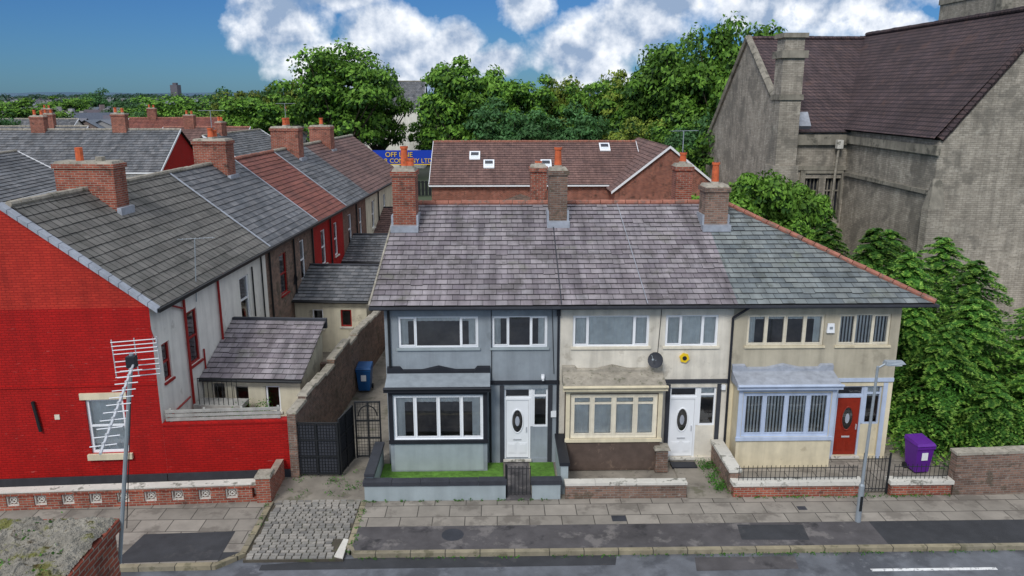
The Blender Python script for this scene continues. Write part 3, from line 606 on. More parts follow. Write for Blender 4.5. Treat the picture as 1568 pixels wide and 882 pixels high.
m.cyl((1.9,-.3,2.6),(1.9,-1.6,2.6),.016,'black',n=5);m.box(1.85,2.5,-1.7,-.1,1.55,1.7,'wood');m.obj('balcony_railing')
dish(*FR((13,-.0,3.3)),None)
def gate(name,p0,p1,z1,kind):
    L=math.hypot(p1[0]-p0[0],p1[1]-p0[1]);m=MB(frame(p0,(p1[0]-p0[0],p1[1]-p0[1])))
    for x in (0,L/2-.02,L-.05): m.box(x,x+.05,-.025,.025,.05,z1,'black')
    for z in (.08,z1*.36,z1*.66,z1-.05): m.box(.05,L-.05,-.02,.02,z,z+.045,'black')
    n=int(L/.09)
    for i in range(1,n): m.cyl((L*i/n,.0,.1),(L*i/n,.0,z1-.02),.008,'black',n=4)
    nz=int(z1/.1)
    for i in range(1,nz): m.cyl((.03,.004,z1*i/nz),(L-.03,.004,z1*i/nz),.006,'black',n=4)
    if kind: m.box(.06,L-.06,.022,.028,.1,z1-.08,'darkgrey')
    if kind==0:
        for i in range(10):
            t0=math.pi*i/10;t1=math.pi*(i+1)/10;c=L/2
            m.cyl((c+.3*math.cos(t0),0,z1-.5+.35*math.sin(t0)),(c+.3*math.cos(t1),0,z1-.5+.35*math.sin(t1)),.02,'black',n=5)
    m.obj(name)
gate('metal_gate',(-6.22,22.35),(-4.85,22.3),1.8,1);gate('metal_gate',(-4.83,22.32),(-4.6,23.45),1.9,1);gate('metal_gate',(-4.55,23.5),(-3.72,23.5),2.0,0)
m=MB()
m.xf=lambda p:(-6.55-p[0]*.99855,20.82-p[0]*.0539+p[1],p[2])
m.box(.4,20,0,.22,-.15,.12,'redbrick');m.box(.4,20,-.03,.25,.46,.56,'redbrick');m.box(.4,20,-.05,.27,.561,.6,'capW')
x=.55
while x<18:
    m.box(x,x+.42,.0,.22,.12,.46,'redbrick');x+=.42
    for a,b in ((0,.03),(.31,.34)):m.box(x+a,x+b,.04,.16,.12,.46,'capW')
    m.box(x+.031,x+.309,.04,.16,.121,.15,'capW');m.box(x+.031,x+.309,.04,.16,.43,.459,'capW')
    m.cyl((x+.03,.1,.15),(x+.31,.1,.43),.018,'capW',n=6);m.cyl((x+.03,.105,.43),(x+.31,.105,.15),.018,'capW',n=6)
    for j in range(8):
        t0=j*math.pi/4;t1=t0+math.pi/4;m.cyl((x+.17+.09*math.cos(t0),.08,.29+.09*math.sin(t0)),(x+.17+.09*math.cos(t1),.08,.29+.09*math.sin(t1)),.016,'capW',n=5)
    x+=.34
m.box(0,.4,-.09,.33,-.1,.78,'redbrick');m.box(-.04,.44,-.13,.37,.781,.86,'mortar',.03)
m.box(.02,.24,.332,1.5,-.1,.6,'redbrick');m.obj('brick_front_wall')
# ---------------------------------------------------------------- foreground chimney and aerial
P=empty('foreground_chimney')
m=MB();m.box(-8.2,-4.86,7.4,9.05,3.4,6.1,'redbrick');m.box(-8.25,-4.8,7.35,9.1,6.1,6.26,'redbrick')
m.obj('stack',P,bevel=.01)
bpy.ops.mesh.primitive_grid_add(x_subdivisions=110,y_subdivisions=55,size=1)
o=bpy.context.object;o.name='mossy_cap';o.parent=P
from mathutils import noise as mn
for vv in o.data.vertices:
    x=-6.52+vv.co.x*3.4;y=8.22+vv.co.y*1.7;e=min((.5-abs(vv.co.x))*3.4,(.5-abs(vv.co.y))*1.7)
    q=Vector((x*3,y*3,0));z=6.262+.08*min(1,e/.15)+.09*max(0,mn.noise(q))+.05*mn.noise(q*4)+.03*mn.noise(q*11)
    vv.co=(x,y,z)
o.data.materials.append(G['moss'])
m=MB()
p0=Vector((-4.9,9.12,5.6));p1=Vector((-4.36,9.0,8.5));m.cyl(p0,p1,.027,'steel',n=8)
a=Vector((-4.36,9.05,8.38));b=Vector((-3.75,6.9,8.2));d=(b-a).normalized();s=Vector((-d.y,d.x,0)).normalized();up=s.cross(d)
a0=a-d*.15
m.cyl(a0,b,.014,'alum',n=6)
for k in range(4):
    for sg in (-1,1):
        c=a0+up*(.05+.06*k)*sg+d*.02*k;m.cyl(c-s*.25,c+s*.25,.007,'alum',n=5)
for sx in (-.25,0,.25):
    c=a0+s*sx;m.cyl(c-up*.24,c+up*.24,.007,'alum',n=5)
m.box(a.x-.05,a.x+.05,a.y-.12,a.y-.02,8.33,8.47,'dark')
for i in range(11):
    c=a+d*(.28+i*.18)
    m.cyl(c-s*.12,c+s*.12,.007,'alum',n=5);m.box(c.x-.012,c.x+.012,c.y-.012,c.y+.012,c.z-.02,c.z+.03,'alum')
m.cyl((-4.43,8.98,7.9),(-4.75,9.12,6.1),.006,'black',n=4);m.obj('tv_aerial',P)
# ---------------------------------------------------------------- generic background houses
def house(name,O,d,L,Wd,ez,rz,wk,rk,gk=None,wins=True,chs=(),tile=True):
    P=empty(name);xf=frame(O,d);w=MB(xf);g=gk or wk
    if wins:
        ops=[];x=.9
        while x<L-1.5:
            ops+= [(x,x+1.1,1,2.3),(x,x+1.1,3.2,4.6)] if ez>4.7 else [(x,x+1.2,1,2.2)]
            x+=2.9
        wall_open(w,0,L,-.1,ez,0,ops,wk)
        ww=MB(xf)
        for o in ops: window(ww,*o,0,(.5,),'white',sill='capW',inner=False)
        ww.obj('windows',P)
    else: w.poly([(0,0,-.1),(L,0,-.1),(L,0,ez),(0,0,ez)],wk)
    w.poly([(0,Wd,-.1),(L,Wd,-.1),(L,Wd,ez),(0,Wd,ez)],wk)
    for x in (0,L): w.poly([(x,0,-.1),(x,Wd,-.1),(x,Wd,ez),(x,Wd/2,rz-.08),(x,0,ez)],g)
    w.obj('walls',P)
    r=MB(xf);sl=math.hypot(Wd/2+.3,rz-ez)
    if tile:
        tiles(r,(0,-.3,ez-.02),(1,0,0),(0,Wd/2+.3,rz-ez),sl,lambda t:(-.2,L+.2),.4,.35,rk,lift=.04)
        tiles(r,(0,Wd+.3,ez-.02),(1,0,0),(0,-Wd/2-.3,rz-ez),sl,lambda t:(-.2,L+.2),.4,.35,rk,lift=.04)
    ridge(r,(-.2,Wd/2,rz+.02),(L+.2,Wd/2,rz+.02),'terra' if rk in('brownT','redT') else 'mortar')
    for x in (-.22,L+.18):
        r.hexa([(x,-.3,ez-.12),(x+.04,-.3,ez-.12),(x+.04,-.3,ez+.08),(x,-.3,ez+.08),(x,Wd/2,rz-.12),(x+.04,Wd/2,rz-.12),(x+.04,Wd/2,rz+.08),(x,Wd/2,rz+.08)],'white')
    r.box(-.2,L+.2,-.38,-.31,ez-.15,ez-.04,'white')
    r.obj('roof',P)
    for (cx,cy,z1) in chs:
        c=chimney('c',cx,cy,1.2,.7,rz-1,z1,[(-.3,'pot',.5),(.3,'pot',.45)],'redbrick',xf=xf);c.obj('chimney',P)
    return P,xf
P,xf=house('brick_building',(-5.2,64),(1,0),17.3,11,4.4,7.5,'redbrick','brownT',wins=False)
m=MB(xf)
for x,t in ((3.0,.55),(4.2,.35),(9,.35),(14.2,.75)):
    y0=-.3+5.8*t;z0=4.4+3.1*t;dz=.56
    for e,h0,h1,kk in ((0,.05,.14,'white'),(.12,.141,.15,'glass')):
        m.hexa([(x+e,y0+e,z0+h0+e*.5),(x+.9-e,y0+e,z0+h0+e*.5),(x+.9-e,y0+1.0-e,z0+h0+dz-e*.5),(x+e,y0+1.0-e,z0+h0+dz-e*.5),(x+e,y0+e,z0+h1+e*.5),(x+.9-e,y0+e,z0+h1+e*.5),(x+.9-e,y0+1.0-e,z0+h1+dz-e*.5),(x+e,y0+1.0-e,z0+h1+dz-e*.5)],kk)
m.obj('skylights',P)
m=MB()
y0,y1=61,75;x0,x1=9.3,17.6;xm=(x0+x1)/2
m.poly([(x0,y0,0),(x1,y0,0),(x1,y0,4.2),(xm,y0,7.5),(x0,y0,4.2)],'redbrick');m.poly([(x0,y0,0),(x0,y1,0),(x0,y1,4.2),(x0,y0,4.2)],'redbrick');m.poly([(x1,y0,0),(x1,y1,0),(x1,y1,4.2),(x1,y0,4.2)],'redbrick')
sl=math.hypot(xm-x0+.3,3.5)
tiles(m,(x0-.3,y0-.2,4.1),(0,1,0),(xm-x0+.3,0,3.5),sl,lambda t:(0,14),.4,.35,'brownT',lift=.04);tiles(m,(x1+.3,y0-.2,4.1),(0,1,0),(-(xm-x0+.3),0,3.5),sl,lambda t:(0,14),.4,.35,'brownT',lift=.04)
for xa in (x0-.3,x1+.3):
    m.hexa([(xa,y0-.24,3.98),(xm,y0-.24,7.48),(xm,y0-.2,7.48),(xa,y0-.2,3.98),(xa,y0-.24,4.18),(xm,y0-.24,7.68),(xm,y0-.2,7.68),(xa,y0-.2,4.18)],'white')
m.obj('gable_wing',P)
m=MB();m.box(-3,4.5,44,44.3,0,4.9,'redbrick');m.poly([(-1.2,43.9,4.0),(3.8,43.9,4.0),(3.6,43.9,5.3),(1.4,43.9,6.1),(-1,43.9,5.2)],'oldbrick');m.box(4.52,12.6,45,45.3,0,4.6,'redbrick');m.obj('brick_wall')
for x in (-3.5,-1,1.9,7.2):
    m=MB();m.box(x,x+.25,32.7,43,0,2.2,'oldbrick');m.obj('yard_brick_wall')
# left background: rows of different direction and colour
house('terraced_house',(-30.5,40),(-.06,1),20,8,5.0,7.4,'whitewall','slateD',chs=((6,4,8.5),(15,4,8.6)))
house('terraced_house',(-62,66),(1,0),18,9.5,5.3,8.4,'brick','redT',chs=((5,4.7,9.6),(13,4.7,9.7)))
house('terraced_house',(-43.8,66),(1,0),16,9.5,5.3,8.5,'whitewall','slateD','red',chs=((4,4.7,9.7),(11,4.7,9.9)))
house('terraced_house',(-66,86),(1,.05),20,9,5.2,8.0,'brick','slateD',chs=((8,4.5,9.4),(16,4.5,9.4)))
house('terraced_house',(-39,90),(1,-.08),10,9,5,7.8,'redbrick','brownT',chs=((3,4.5,9.2),))
house('terraced_house',(-80,108),(1,0),22,9,5.2,8.2,'whitewall','slateD',chs=((8,4.5,9.6),(18,4.5,9.6)))
house('terraced_house',(-52,112),(1,.1),12,9,5.2,8.2,'redbrick','redT',chs=((3,4.5,9.6),))
house('terraced_house',(-34,110),(1,0),12,9,4.6,8,'whitewall','slateD',chs=((4,4.5,9.4),))
house('terraced_house',(-24.5,78),(.1,1),14,8,4.8,7.6,'redbrick','slateD',chs=((4,4,8.8),))
house('garage_building',(-20.5,128),(1,0),9,10,9.4,13.6,'whitewall','slateD',wins=False)
P=empty('company_sign')
m=MB();m.box(-15.6,-7.2,94,94.15,3.4,5.1,'sig');m.box(-15.6,-7.2,93.97,93.998,3.4,3.5,'yel')
for x in (-15.3,-11.4,-7.6): m.box(x,x+.15,94.2,94.35,0,5,'steel')
m.obj('board',P)
def text(s,x,y,z,size,k,P):
    c=bpy.data.curves.new('lettering','FONT');c.body=s;c.size=size;c.align_x='CENTER';c.extrude=.01;o=bpy.data.objects.new('lettering',c);bpy.context.scene.collection.objects.link(o)
    o.location=(x,y,z);o.rotation_euler=(math.pi/2,0,0);o.data.materials.append(G[k]);o.parent=P
text('OFF LINE',-11.4,93.9,4.35,.8,'yel',P);text('MOTOR COMPANY LTD',-11.4,93.9,3.65,.72,'yel',P)
m=MB()
for i in range(60): m.box(-20+i*.42,-19.7+i*.42,92,92.04,0,1.7,'black')
m.box(-20,5,92.05,92.1,1.5,1.6,'black');m.obj('metal_fence')
# ---------------------------------------------------------------- church
P=empty('church')
m=MB();k='churchbrick'
X0=17.4;Y1,YR,Y2=47,56,65;EZC=9.4;RZC=15.2
m.poly([(X0,Y1,0),(X0,Y2,0),(X0,Y2,7.8),(X0,YR,RZC),(X0,Y1,EZC)],k)
ops=[(18.6,19.5,4.2,6.6),(19.9,20.8,4.2,6.6)]
wall_open(m,X0,60,0,EZC,Y1,ops,k,.4,'churchstone')
m.poly([(X0,Y2,0),(60,Y2,0),(60,Y2,7.8),(X0,Y2,7.8)],k)
XT=21.0;YT=37.2;XA=25.6
m.poly([(XT,YT,0),(XT,Y1,0),(XT,Y1,EZC),(XT,YT,EZC)],k)
m.poly([(XT,YT,0),(2*XA-XT,YT,0),(2*XA-XT,YT,EZC),(XA,YT,RZC-.1),(XT,YT,EZC)],k)
m.poly([(2*XA-XT,YT,0),(2*XA-XT,Y1,0),(2*XA-XT,Y1,EZC),(2*XA-XT,YT,EZC)],k)
m.obj('walls',P)
m=MB()
m.box(X0-.15,XT-.003,Y1-.25,Y1-.003,8.6,9.2,'churchstone');m.box(X0-.1,XT-.003,Y1-.15,Y1-.003,7.1,7.35,'churchstone')
m.box(XT-.2,XT-.003,YT-.2,Y1-.26,8.7,9.15,'churchstone');m.box(XT-.15,XT-.003,YT-.1,Y1-.26,6.8,7.0,'churchstone')
for a,b,c,d in ops:
    m.poly([(a,Y1+.35,c),(b,Y1+.35,c),(b,Y1+.35,d),(a,Y1+.35,d)],'dark')
    for i in range(5): x=a+(b-a)*i/4;m.box(x-.03,x+.03,Y1+.2,Y1+.3,c,d,'churchstone')
    m.box(a,b,Y1+.19,Y1+.29,c+1.6,c+1.68,'churchstone')
m.box(18.3,18.598,Y1-.12,Y1-.003,4,6.9,'churchstone');m.box(20.802,20.88,Y1-.12,Y1-.003,4,6.9,'churchstone') ;m.box(18.3,20.88,Y1-.12,Y1-.003,6.902,7.09,'churchstone')
def cope(p,q,w,kk):
    p=Vector(p);q=Vector(q);n=14
    for i in range(n): m.cyl(p+(q-p)*i/n,p+(q-p)*(i+.97)/n,w*U(.95,1.05),kk,n=6)
cope((X0,Y1,EZC+.05),(X0,YR,RZC+.1),.24,'churchstone');cope((X0,Y2,7.9),(X0,YR,RZC+.1),.24,'churchstone')
cope((XT,YT,EZC+.05),(XA,YT,RZC+.1),.2,'churchroof')
def sbox(a,*r,**q): m.box(a-.55,r[0]-.55,*r[1:],**q)
sbox(16.6,18.1,45.4,46.9,0,7.5,k);sbox(16.8,18.0,45.6,46.9,7.5,13.6,k);sbox(16.7,18.1,45.5,46.999,11.2,11.5,'churchstone')
sbox(16.65,18.15,45.45,47.1,13.5,13.9,'churchstone');sbox(16.85,17.95,45.65,46.95,13.9,14.6,k);sbox(16.7,18.1,45.5,47.1,14.6,14.85,'churchstone')
m.box(XT-.45,XT+.35,YT-.6,YT-.003,0,6.2,k);m.hexa([(XT-.45,YT-.6,6.2),(XT+.35,YT-.6,6.2),(XT+.35,YT-.003,6.2),(XT-.45,YT-.003,6.2),(XT-.1,YT-.1,7.6),(XT+.3,YT-.1,7.6),(XT+.3,YT-.003,7.6),(XT-.1,YT-.003,7.6)],'churchstone')
m.cyl((20.3,Y1-.45,8.5),(20.2,Y1-.2,3.5),.07,'mortar',n=8);m.box(20.15,20.5,Y1-.6,Y1-.27,8.4,8.9,'capW');m.obj('stonework',P)
r=MB()
r.poly([(X0+.1,Y1-.35,EZC-.05),(60,Y1-.35,EZC-.05),(60,YR,RZC),(X0+.1,YR,RZC)],'churchroof')
r.poly([(X0+.1,Y2+.3,7.6),(60,Y2+.3,7.6),(60,YR,RZC),(X0+.1,YR,RZC)],'churchroof')
r.poly([(XT-.35,YT-.15,EZC+.1),(XT-.35,Y1+1,EZC+.1),(XA,YR+1,RZC+.25),(XA,YT-.15,RZC+.25)],'churchroof')
r.poly([(2*XA-XT+.35,YT-.15,EZC+.1),(2*XA-XT+.35,Y1+1,EZC+.1),(XA,YR+1,RZC+.25),(XA,YT-.15,RZC+.25)],'churchroof')
ridge(r,(X0,YR,RZC+.05),(XA,YR,RZC+.05),'churchroof',.15);ridge(r,(XA,YT,RZC+.3),(XA,YR,RZC+.3),'churchroof',.15)
r.hexa([(17.9,46.9,9.5),(18.6,46.9,9.5),(18.6,47.4,9.9),(17.9,47.4,9.9),(17.9,46.7,9.7),(18.6,46.7,9.7),(18.6,47.4,10.5),(17.9,47.4,10.5)],'lead')
r.obj('roof',P)
t=MB();t.box(38.6,47,62,71,0,32,k);t.box(38.2,39,61.6,62.4,0,30,'churchstone');t.box(38.5,47.1,61.9,71.1,19,19.5,'churchstone');t.obj('tower',P)
# ---------------------------------------------------------------- trees
rng=np.random.default_rng(3)
def quads(P,N,size,asp=.55):
    n=len(P);t=rng.normal(size=(n,3));t-=N*(t*N).sum(1)[:,None];t/=np.linalg.norm(t,axis=1)[:,None]+1e-9
    b=np.cross(N,t);s=(size*rng.uniform(.6,1.3,n))[:,None]
    V=np.stack([P-t*s,P-b*s*asp+t*s*.1,P+t*s,P+b*s*asp+t*s*.1],1).reshape(-1,3);return V
def unit(n):
    d=rng.normal(size=(n,3));return d/np.linalg.norm(d,axis=1)[:,None]
def treemesh(name,V,trunk,leafk,mi=None,k2=None):
    nt=len(trunk.v);nl=len(V)//4
    verts=[tuple(p) for p in trunk.v]+V.tolist();faces=trunk.f+[(nt+4*i,nt+4*i+1,nt+4*i+2,nt+4*i+3) for i in range(nl)]
    me=bpy.data.meshes.new(name);me.from_pydata(verts,[],faces);me.materials.append(G['bark']);me.materials.append(G[leafk]);me.materials.append(G[k2 or leafk])
    me.polygons.foreach_set('material_index',[0]*len(trunk.f)+([1]*nl if mi is None else [int(a) for a in mi]));me.update();return me
def decid(H,Rr,th,nc,per,size,leafk,dark='leafD'):
    tr=MB();tr.cyl((0,0,-.3),(0,0,th),H*.028,'bark',H*.02,n=8)
    cz=th+(H-th)*.5;hz=(H-th)*.5;Vs=[];M=[]
    for i in range(nc):
        d=unit(1)[0];rr=rng.uniform(.3,.92);c=np.array([d[0]*Rr*rr,d[1]*Rr*rr,cz+d[2]*hz*rr])
        cr=Rr*rng.uniform(.11,.26)
        if i%3==0: tr.cyl((0,0,th*rng.uniform(.75,1)),tuple(c),H*.011,'bark',H*.003,n=5,caps=False)
        dd=unit(per);dd[:,2]=np.where(dd[:,2]<-.3,-dd[:,2]*.6,dd[:,2]);dd/=np.linalg.norm(dd,axis=1)[:,None]
        q=rng.uniform(.45,1.25,per)**.9;rad=cr*q[:,None]
        Pn=c+dd*rad*np.array([1,1,.75]);N=dd+unit(per)*.8+np.array([0,0,.3]);N/=np.linalg.norm(N,axis=1)[:,None]
        Vs.append(quads(Pn,N,size));M.append(np.where((q<.72)|(dd[:,2]<-.05),2,1))  # inner and downward leaves get the painted-shade material
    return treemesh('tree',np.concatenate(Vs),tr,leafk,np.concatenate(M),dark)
def conifer(H,Rr,nb,per,size,leafk):
    tr=MB();tr.cyl((0,0,-.3),(0,0,H*.9),H*.02,'bark',.02,n=7);Vs=[];M=[]
    for i in range(nb):
        t=(i+rng.uniform(0,1))/nb;z=H*(.03+.95*t);L=Rr*(1-t)**.75*rng.uniform(.5,1.3)+.2;a=i*2.399+rng.uniform(-.3,.3)
        d=np.array([math.cos(a),math.sin(a),0]);sd=np.array([-d[1],d[0],0])
        nf=7;fi=rng.integers(0,nf,per);fs=(fi+1)/nf
        side=rng.choice([-1,1],per);q=rng.uniform(0,1,per)
        wl=.38*L*(1.1-fs*.8);al=fs*L+q*wl*.75;wd=side*q*wl+rng.normal(0,.02,per)
        s=np.clip(al/(L*1.15),0,1.2);lift=.4*L
        Pn=np.outer(al,d)+np.outer(wd,sd);Pn[:,2]=z+lift*s-.6*L*s**2.2-q*wl*.45+rng.normal(0,.025,per)
        N=np.tile(np.array([0,0,1.]),(per,1))+d*.4+unit(per)*.4;N/=np.linalg.norm(N,axis=1)[:,None]
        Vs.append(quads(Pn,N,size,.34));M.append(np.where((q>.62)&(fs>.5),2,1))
        if i%3==0: tr.cyl((0,0,z),(d[0]*L*.6,d[1]*L*.6,z+lift*.35),.03,'bark',.01,n=4,caps=False)
    return treemesh('conifer',np.concatenate(Vs),tr,leafk,np.concatenate(M),'leafT')
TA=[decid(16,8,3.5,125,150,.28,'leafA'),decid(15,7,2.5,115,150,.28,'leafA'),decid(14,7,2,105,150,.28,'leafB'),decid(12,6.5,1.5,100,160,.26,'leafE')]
def put(me,name,x,y,s,sz=None,rot=None,z=-.1):
    o=bpy.data.objects.new(name,me);bpy.context.scene.collection.objects.link(o);o.location=(x,y,z);o.rotation_euler=(0,0,U(0,6.28) if rot is None else rot);o.scale=(s,s,sz or s);return o
def pu(px,Y): return (px-784)/1200*Y/1.03+.021*Y
def put_t(i,px,Y,top,w):
    base=[(16,8),(15,7),(14,7),(12,6.5)][i];put(TA[i],'deciduous_tree',pu(px,Y),Y,w/2/base[1],top/base[0])
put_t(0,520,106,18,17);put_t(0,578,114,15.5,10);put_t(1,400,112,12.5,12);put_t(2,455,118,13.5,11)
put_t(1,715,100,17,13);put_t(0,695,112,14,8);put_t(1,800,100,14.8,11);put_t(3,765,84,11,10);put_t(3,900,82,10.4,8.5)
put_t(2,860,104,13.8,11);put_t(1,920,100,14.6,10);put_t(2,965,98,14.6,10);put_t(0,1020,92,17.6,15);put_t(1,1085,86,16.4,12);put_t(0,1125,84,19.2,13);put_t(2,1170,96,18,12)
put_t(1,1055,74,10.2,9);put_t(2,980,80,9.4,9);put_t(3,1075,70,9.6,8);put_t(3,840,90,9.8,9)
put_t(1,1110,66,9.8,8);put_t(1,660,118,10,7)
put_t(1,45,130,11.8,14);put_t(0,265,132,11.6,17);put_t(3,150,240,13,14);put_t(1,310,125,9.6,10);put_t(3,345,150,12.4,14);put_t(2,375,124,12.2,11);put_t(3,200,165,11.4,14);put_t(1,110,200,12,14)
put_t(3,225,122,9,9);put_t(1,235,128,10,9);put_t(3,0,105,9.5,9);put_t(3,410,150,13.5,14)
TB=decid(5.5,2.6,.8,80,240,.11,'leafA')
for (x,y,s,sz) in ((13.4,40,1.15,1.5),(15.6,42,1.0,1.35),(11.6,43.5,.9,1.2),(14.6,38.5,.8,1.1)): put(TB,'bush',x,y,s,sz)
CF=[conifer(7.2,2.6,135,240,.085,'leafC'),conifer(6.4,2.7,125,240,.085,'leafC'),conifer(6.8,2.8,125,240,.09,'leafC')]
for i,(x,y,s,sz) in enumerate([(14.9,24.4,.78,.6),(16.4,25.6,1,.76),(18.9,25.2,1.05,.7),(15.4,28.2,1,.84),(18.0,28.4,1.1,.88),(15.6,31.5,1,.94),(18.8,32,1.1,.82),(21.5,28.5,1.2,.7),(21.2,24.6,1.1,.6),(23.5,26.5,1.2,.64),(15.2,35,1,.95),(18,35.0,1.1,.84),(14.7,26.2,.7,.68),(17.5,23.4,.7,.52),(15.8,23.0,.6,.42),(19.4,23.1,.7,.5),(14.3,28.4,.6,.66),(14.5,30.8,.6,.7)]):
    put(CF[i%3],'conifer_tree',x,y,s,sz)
Vs=[]
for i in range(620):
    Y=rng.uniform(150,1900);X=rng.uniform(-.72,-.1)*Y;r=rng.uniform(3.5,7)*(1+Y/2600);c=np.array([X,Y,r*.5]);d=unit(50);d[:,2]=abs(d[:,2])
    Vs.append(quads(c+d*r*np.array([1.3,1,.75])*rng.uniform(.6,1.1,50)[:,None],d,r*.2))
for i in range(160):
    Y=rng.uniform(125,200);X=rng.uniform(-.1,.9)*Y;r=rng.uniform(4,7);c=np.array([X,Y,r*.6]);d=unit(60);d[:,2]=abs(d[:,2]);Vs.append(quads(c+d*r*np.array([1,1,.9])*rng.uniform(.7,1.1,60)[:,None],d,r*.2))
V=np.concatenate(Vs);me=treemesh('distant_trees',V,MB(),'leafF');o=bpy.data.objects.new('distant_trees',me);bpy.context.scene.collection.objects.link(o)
m=MB()
for i in range(800):
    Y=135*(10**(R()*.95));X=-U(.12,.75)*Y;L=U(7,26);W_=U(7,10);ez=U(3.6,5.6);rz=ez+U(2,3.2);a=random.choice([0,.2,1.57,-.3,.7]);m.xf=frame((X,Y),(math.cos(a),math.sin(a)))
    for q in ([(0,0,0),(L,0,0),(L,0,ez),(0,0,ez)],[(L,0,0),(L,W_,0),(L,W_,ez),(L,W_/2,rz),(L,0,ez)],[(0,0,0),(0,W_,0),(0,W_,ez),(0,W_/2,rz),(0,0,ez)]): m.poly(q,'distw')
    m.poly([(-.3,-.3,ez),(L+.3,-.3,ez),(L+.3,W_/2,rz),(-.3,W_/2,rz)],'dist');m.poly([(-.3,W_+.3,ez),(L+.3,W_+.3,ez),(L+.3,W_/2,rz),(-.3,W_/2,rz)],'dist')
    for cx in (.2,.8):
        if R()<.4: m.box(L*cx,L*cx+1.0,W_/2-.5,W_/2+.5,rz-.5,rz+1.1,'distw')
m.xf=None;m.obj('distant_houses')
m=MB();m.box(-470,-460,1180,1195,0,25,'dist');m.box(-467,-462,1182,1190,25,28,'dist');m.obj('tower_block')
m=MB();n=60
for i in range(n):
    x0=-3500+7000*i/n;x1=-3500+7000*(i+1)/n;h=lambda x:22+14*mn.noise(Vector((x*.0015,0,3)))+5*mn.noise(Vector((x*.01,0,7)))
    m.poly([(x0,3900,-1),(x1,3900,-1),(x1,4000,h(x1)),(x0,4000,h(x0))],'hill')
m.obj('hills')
Vs=[]
def tuft(x,y,z,r,h,n):
    P_=np.stack([x+rng.normal(0,r,n),y+rng.normal(0,r,n),z+rng.uniform(0,h,n)],1);N=unit(n);Vs.append(quads(P_,N,.03))
for i in range(130): tuft(rng.uniform(-3.6,16),18.02+rng.normal(0,.02),-.12,.05,.04,6)
for i in range(30): tuft(rng.uniform(6.5,7.15),rng.uniform(20.9,23),0,.09,.2,50)
for i in range(50): tuft(rng.uniform(7,13.4),20.72,0,.05,.05,8)
for i in range(40): tuft(rng.choice([-6.6,-3.8])+rng.normal(0,.05),rng.uniform(18,22),-.02,.05,.05,10)
for i in range(25): tuft(rng.uniform(-3.8,2),20.7,0,.04,.05,8)
for i in range(8): tuft(rng.uniform(-9.6,-7.6),rng.uniform(23.5,24.8),.8+rng.uniform(0,.6),.15,.4,150)
for i in range(30): tuft(rng.uniform(-6.3,-4),rng.uniform(21,22.6),0,.08,.05,10)
for i in range(40): tuft(rng.uniform(-8,-4.95),rng.uniform(7.5,9),6.33,.07,.05,14)
me=treemesh('weeds',np.concatenate(Vs),MB(),'leafC');o=bpy.data.objects.new('weeds',me);bpy.context.scene.collection.objects.link(o)
# ---------------------------------------------------------------- camera, sun, sky
sc=bpy.context.scene
cam=bpy.data.cameras.new('camera');co=bpy.data.objects.new('camera',cam);sc.collection.objects.link(co);sc.camera=co
co.location=(0,0,11.5);co.rotation_euler=(math.radians(90-13.87),0,math.radians(-1.2));cam.sensor_width=36;cam.lens=36*1200/1568;cam.clip_end=9000
el,az=math.radians(42),math.radians(203)
sun=bpy.data.lights.new('sun','SUN');so=bpy.data.objects.new('sun',sun);sc.collection.objects.link(so)
sun.energy=2.0;sun.angle=math.radians(16);sun.color=(1,.975,.94)
dv=Vector((math.sin(az)*math.cos(el),math.cos(az)*math.cos(el),math.sin(el)));so.rotation_euler=dv.to_track_quat('Z','Y').to_euler()
w=bpy.data.worlds.new('World');sc.world=w;w.use_nodes=True;nt=w.node_tree;bg=nt.nodes['Background']
gen=node(nt,'ShaderNodeTexCoord').outputs['Generated']
sp=node(nt,'ShaderNodeSeparateXYZ',{0:gen})
sky=node(nt,'ShaderNodeTexSky',sky_type='NISHITA');sky.sun_disc=False;sky.sun_elevation=el;sky.sun_rotation=az;sky.air_density=1;sky.dust_density=.2;sky.ozone_density=2
tint=mixc(nt,mrange(nt,sp.outputs[2],.15,.5,0,1),(.14,.30,.56,1),(.85,.92,1,1))
skyc=mixc(nt,1.0,sky.outputs[0],tint,'MULTIPLY')
yy=mth(nt,'MAXIMUM',sp.outputs[1],.08)
u_=mth(nt,'DIVIDE',sp.outputs[0],yy);v_=mth(nt,'DIVIDE',sp.outputs[2],yy)
uv=node(nt,'ShaderNodeCombineXYZ',{0:u_,1:v_}).outputs[0]
def blob(px,py,rx,ry):
    return ((px-784)/1200/1.05+.021,(145-py)/1200*1.03,rx/1200,ry/1200)
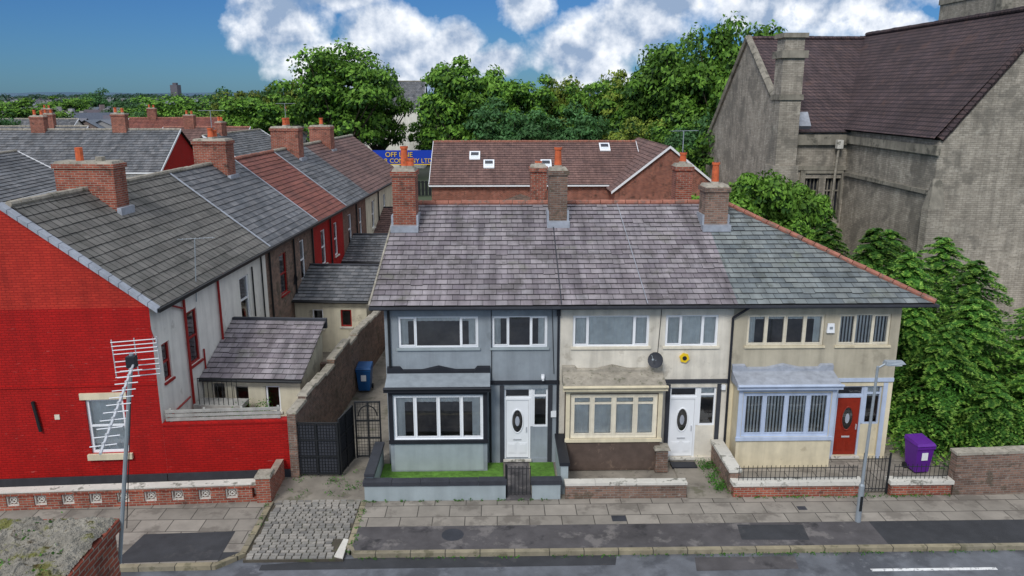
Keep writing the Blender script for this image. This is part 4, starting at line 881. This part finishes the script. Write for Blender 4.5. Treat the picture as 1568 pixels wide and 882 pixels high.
blobs=[blob(440,50,75,75),blob(520,105,85,45),blob(590,70,75,65),blob(640,120,75,38),blob(705,75,42,36),blob(755,100,60,28),blob(808,25,42,34),blob(890,90,85,48),blob(960,55,100,55),blob(1010,5,120,45),
 blob(910,125,80,18),blob(1160,15,90,45),blob(1280,20,110,45),blob(1370,48,60,22),blob(1470,4,80,24),blob(520,0,110,35)]
acc=None
for (a,b,rx,ry) in blobs:
    d=node(nt,'ShaderNodeVectorMath',{0:uv,1:(a,b,0)},operation='SUBTRACT').outputs[0]
    d=node(nt,'ShaderNodeVectorMath',{0:d,1:(1/rx,1/ry,0)},operation='MULTIPLY').outputs[0]
    l=node(nt,'ShaderNodeVectorMath',{0:d},operation='LENGTH').outputs['Value']
    f=mth(nt,'SUBTRACT',1.0,l);acc=f if acc is None else mth(nt,'MAXIMUM',acc,f)
acc=mth(nt,'MAXIMUM',acc,-1.2)
n1=noise(nt,uv,11,6,.55);n2=noise(nt,uv,40,3,.5)
dens=mth(nt,'ADD',acc,mth(nt,'ADD',mth(nt,'MULTIPLY',mth(nt,'SUBTRACT',n1,.5),2.4),mth(nt,'MULTIPLY',mth(nt,'SUBTRACT',n2,.5),.45)))
mask=mrange(nt,dens,-.1,.35,0,1)
hn=noise(nt,gen,3.0,3,.6)
hi=mth(nt,'MULTIPLY',mrange(nt,sp.outputs[2],.18,.4,0,1),mrange(nt,hn,.4,.58,.6,1))
mask=mth(nt,'MAXIMUM',mask,hi)
n3=noise(nt,node(nt,'ShaderNodeVectorMath',{0:uv,1:(-.006,.016,0)},operation='ADD').outputs[0],11,6,.55)
lit=mth(nt,'ADD',mth(nt,'MULTIPLY',mth(nt,'SUBTRACT',n1,n3),4.5),mth(nt,'MULTIPLY',dens,-.25))
shade=mrange(nt,lit,-.5,.28,0,1)
cloud=mixc(nt,shade,(2.6,3.5,5.0,1),(8.4,8.7,9.2,1))
fin=mixc(nt,mask,skyc,cloud)
nt.links.new(fin,bg.inputs[0]);bg.inputs[1].default_value=.12
sc.view_settings.view_transform='Standard';sc.view_settings.look='None';sc.view_settings.exposure=0
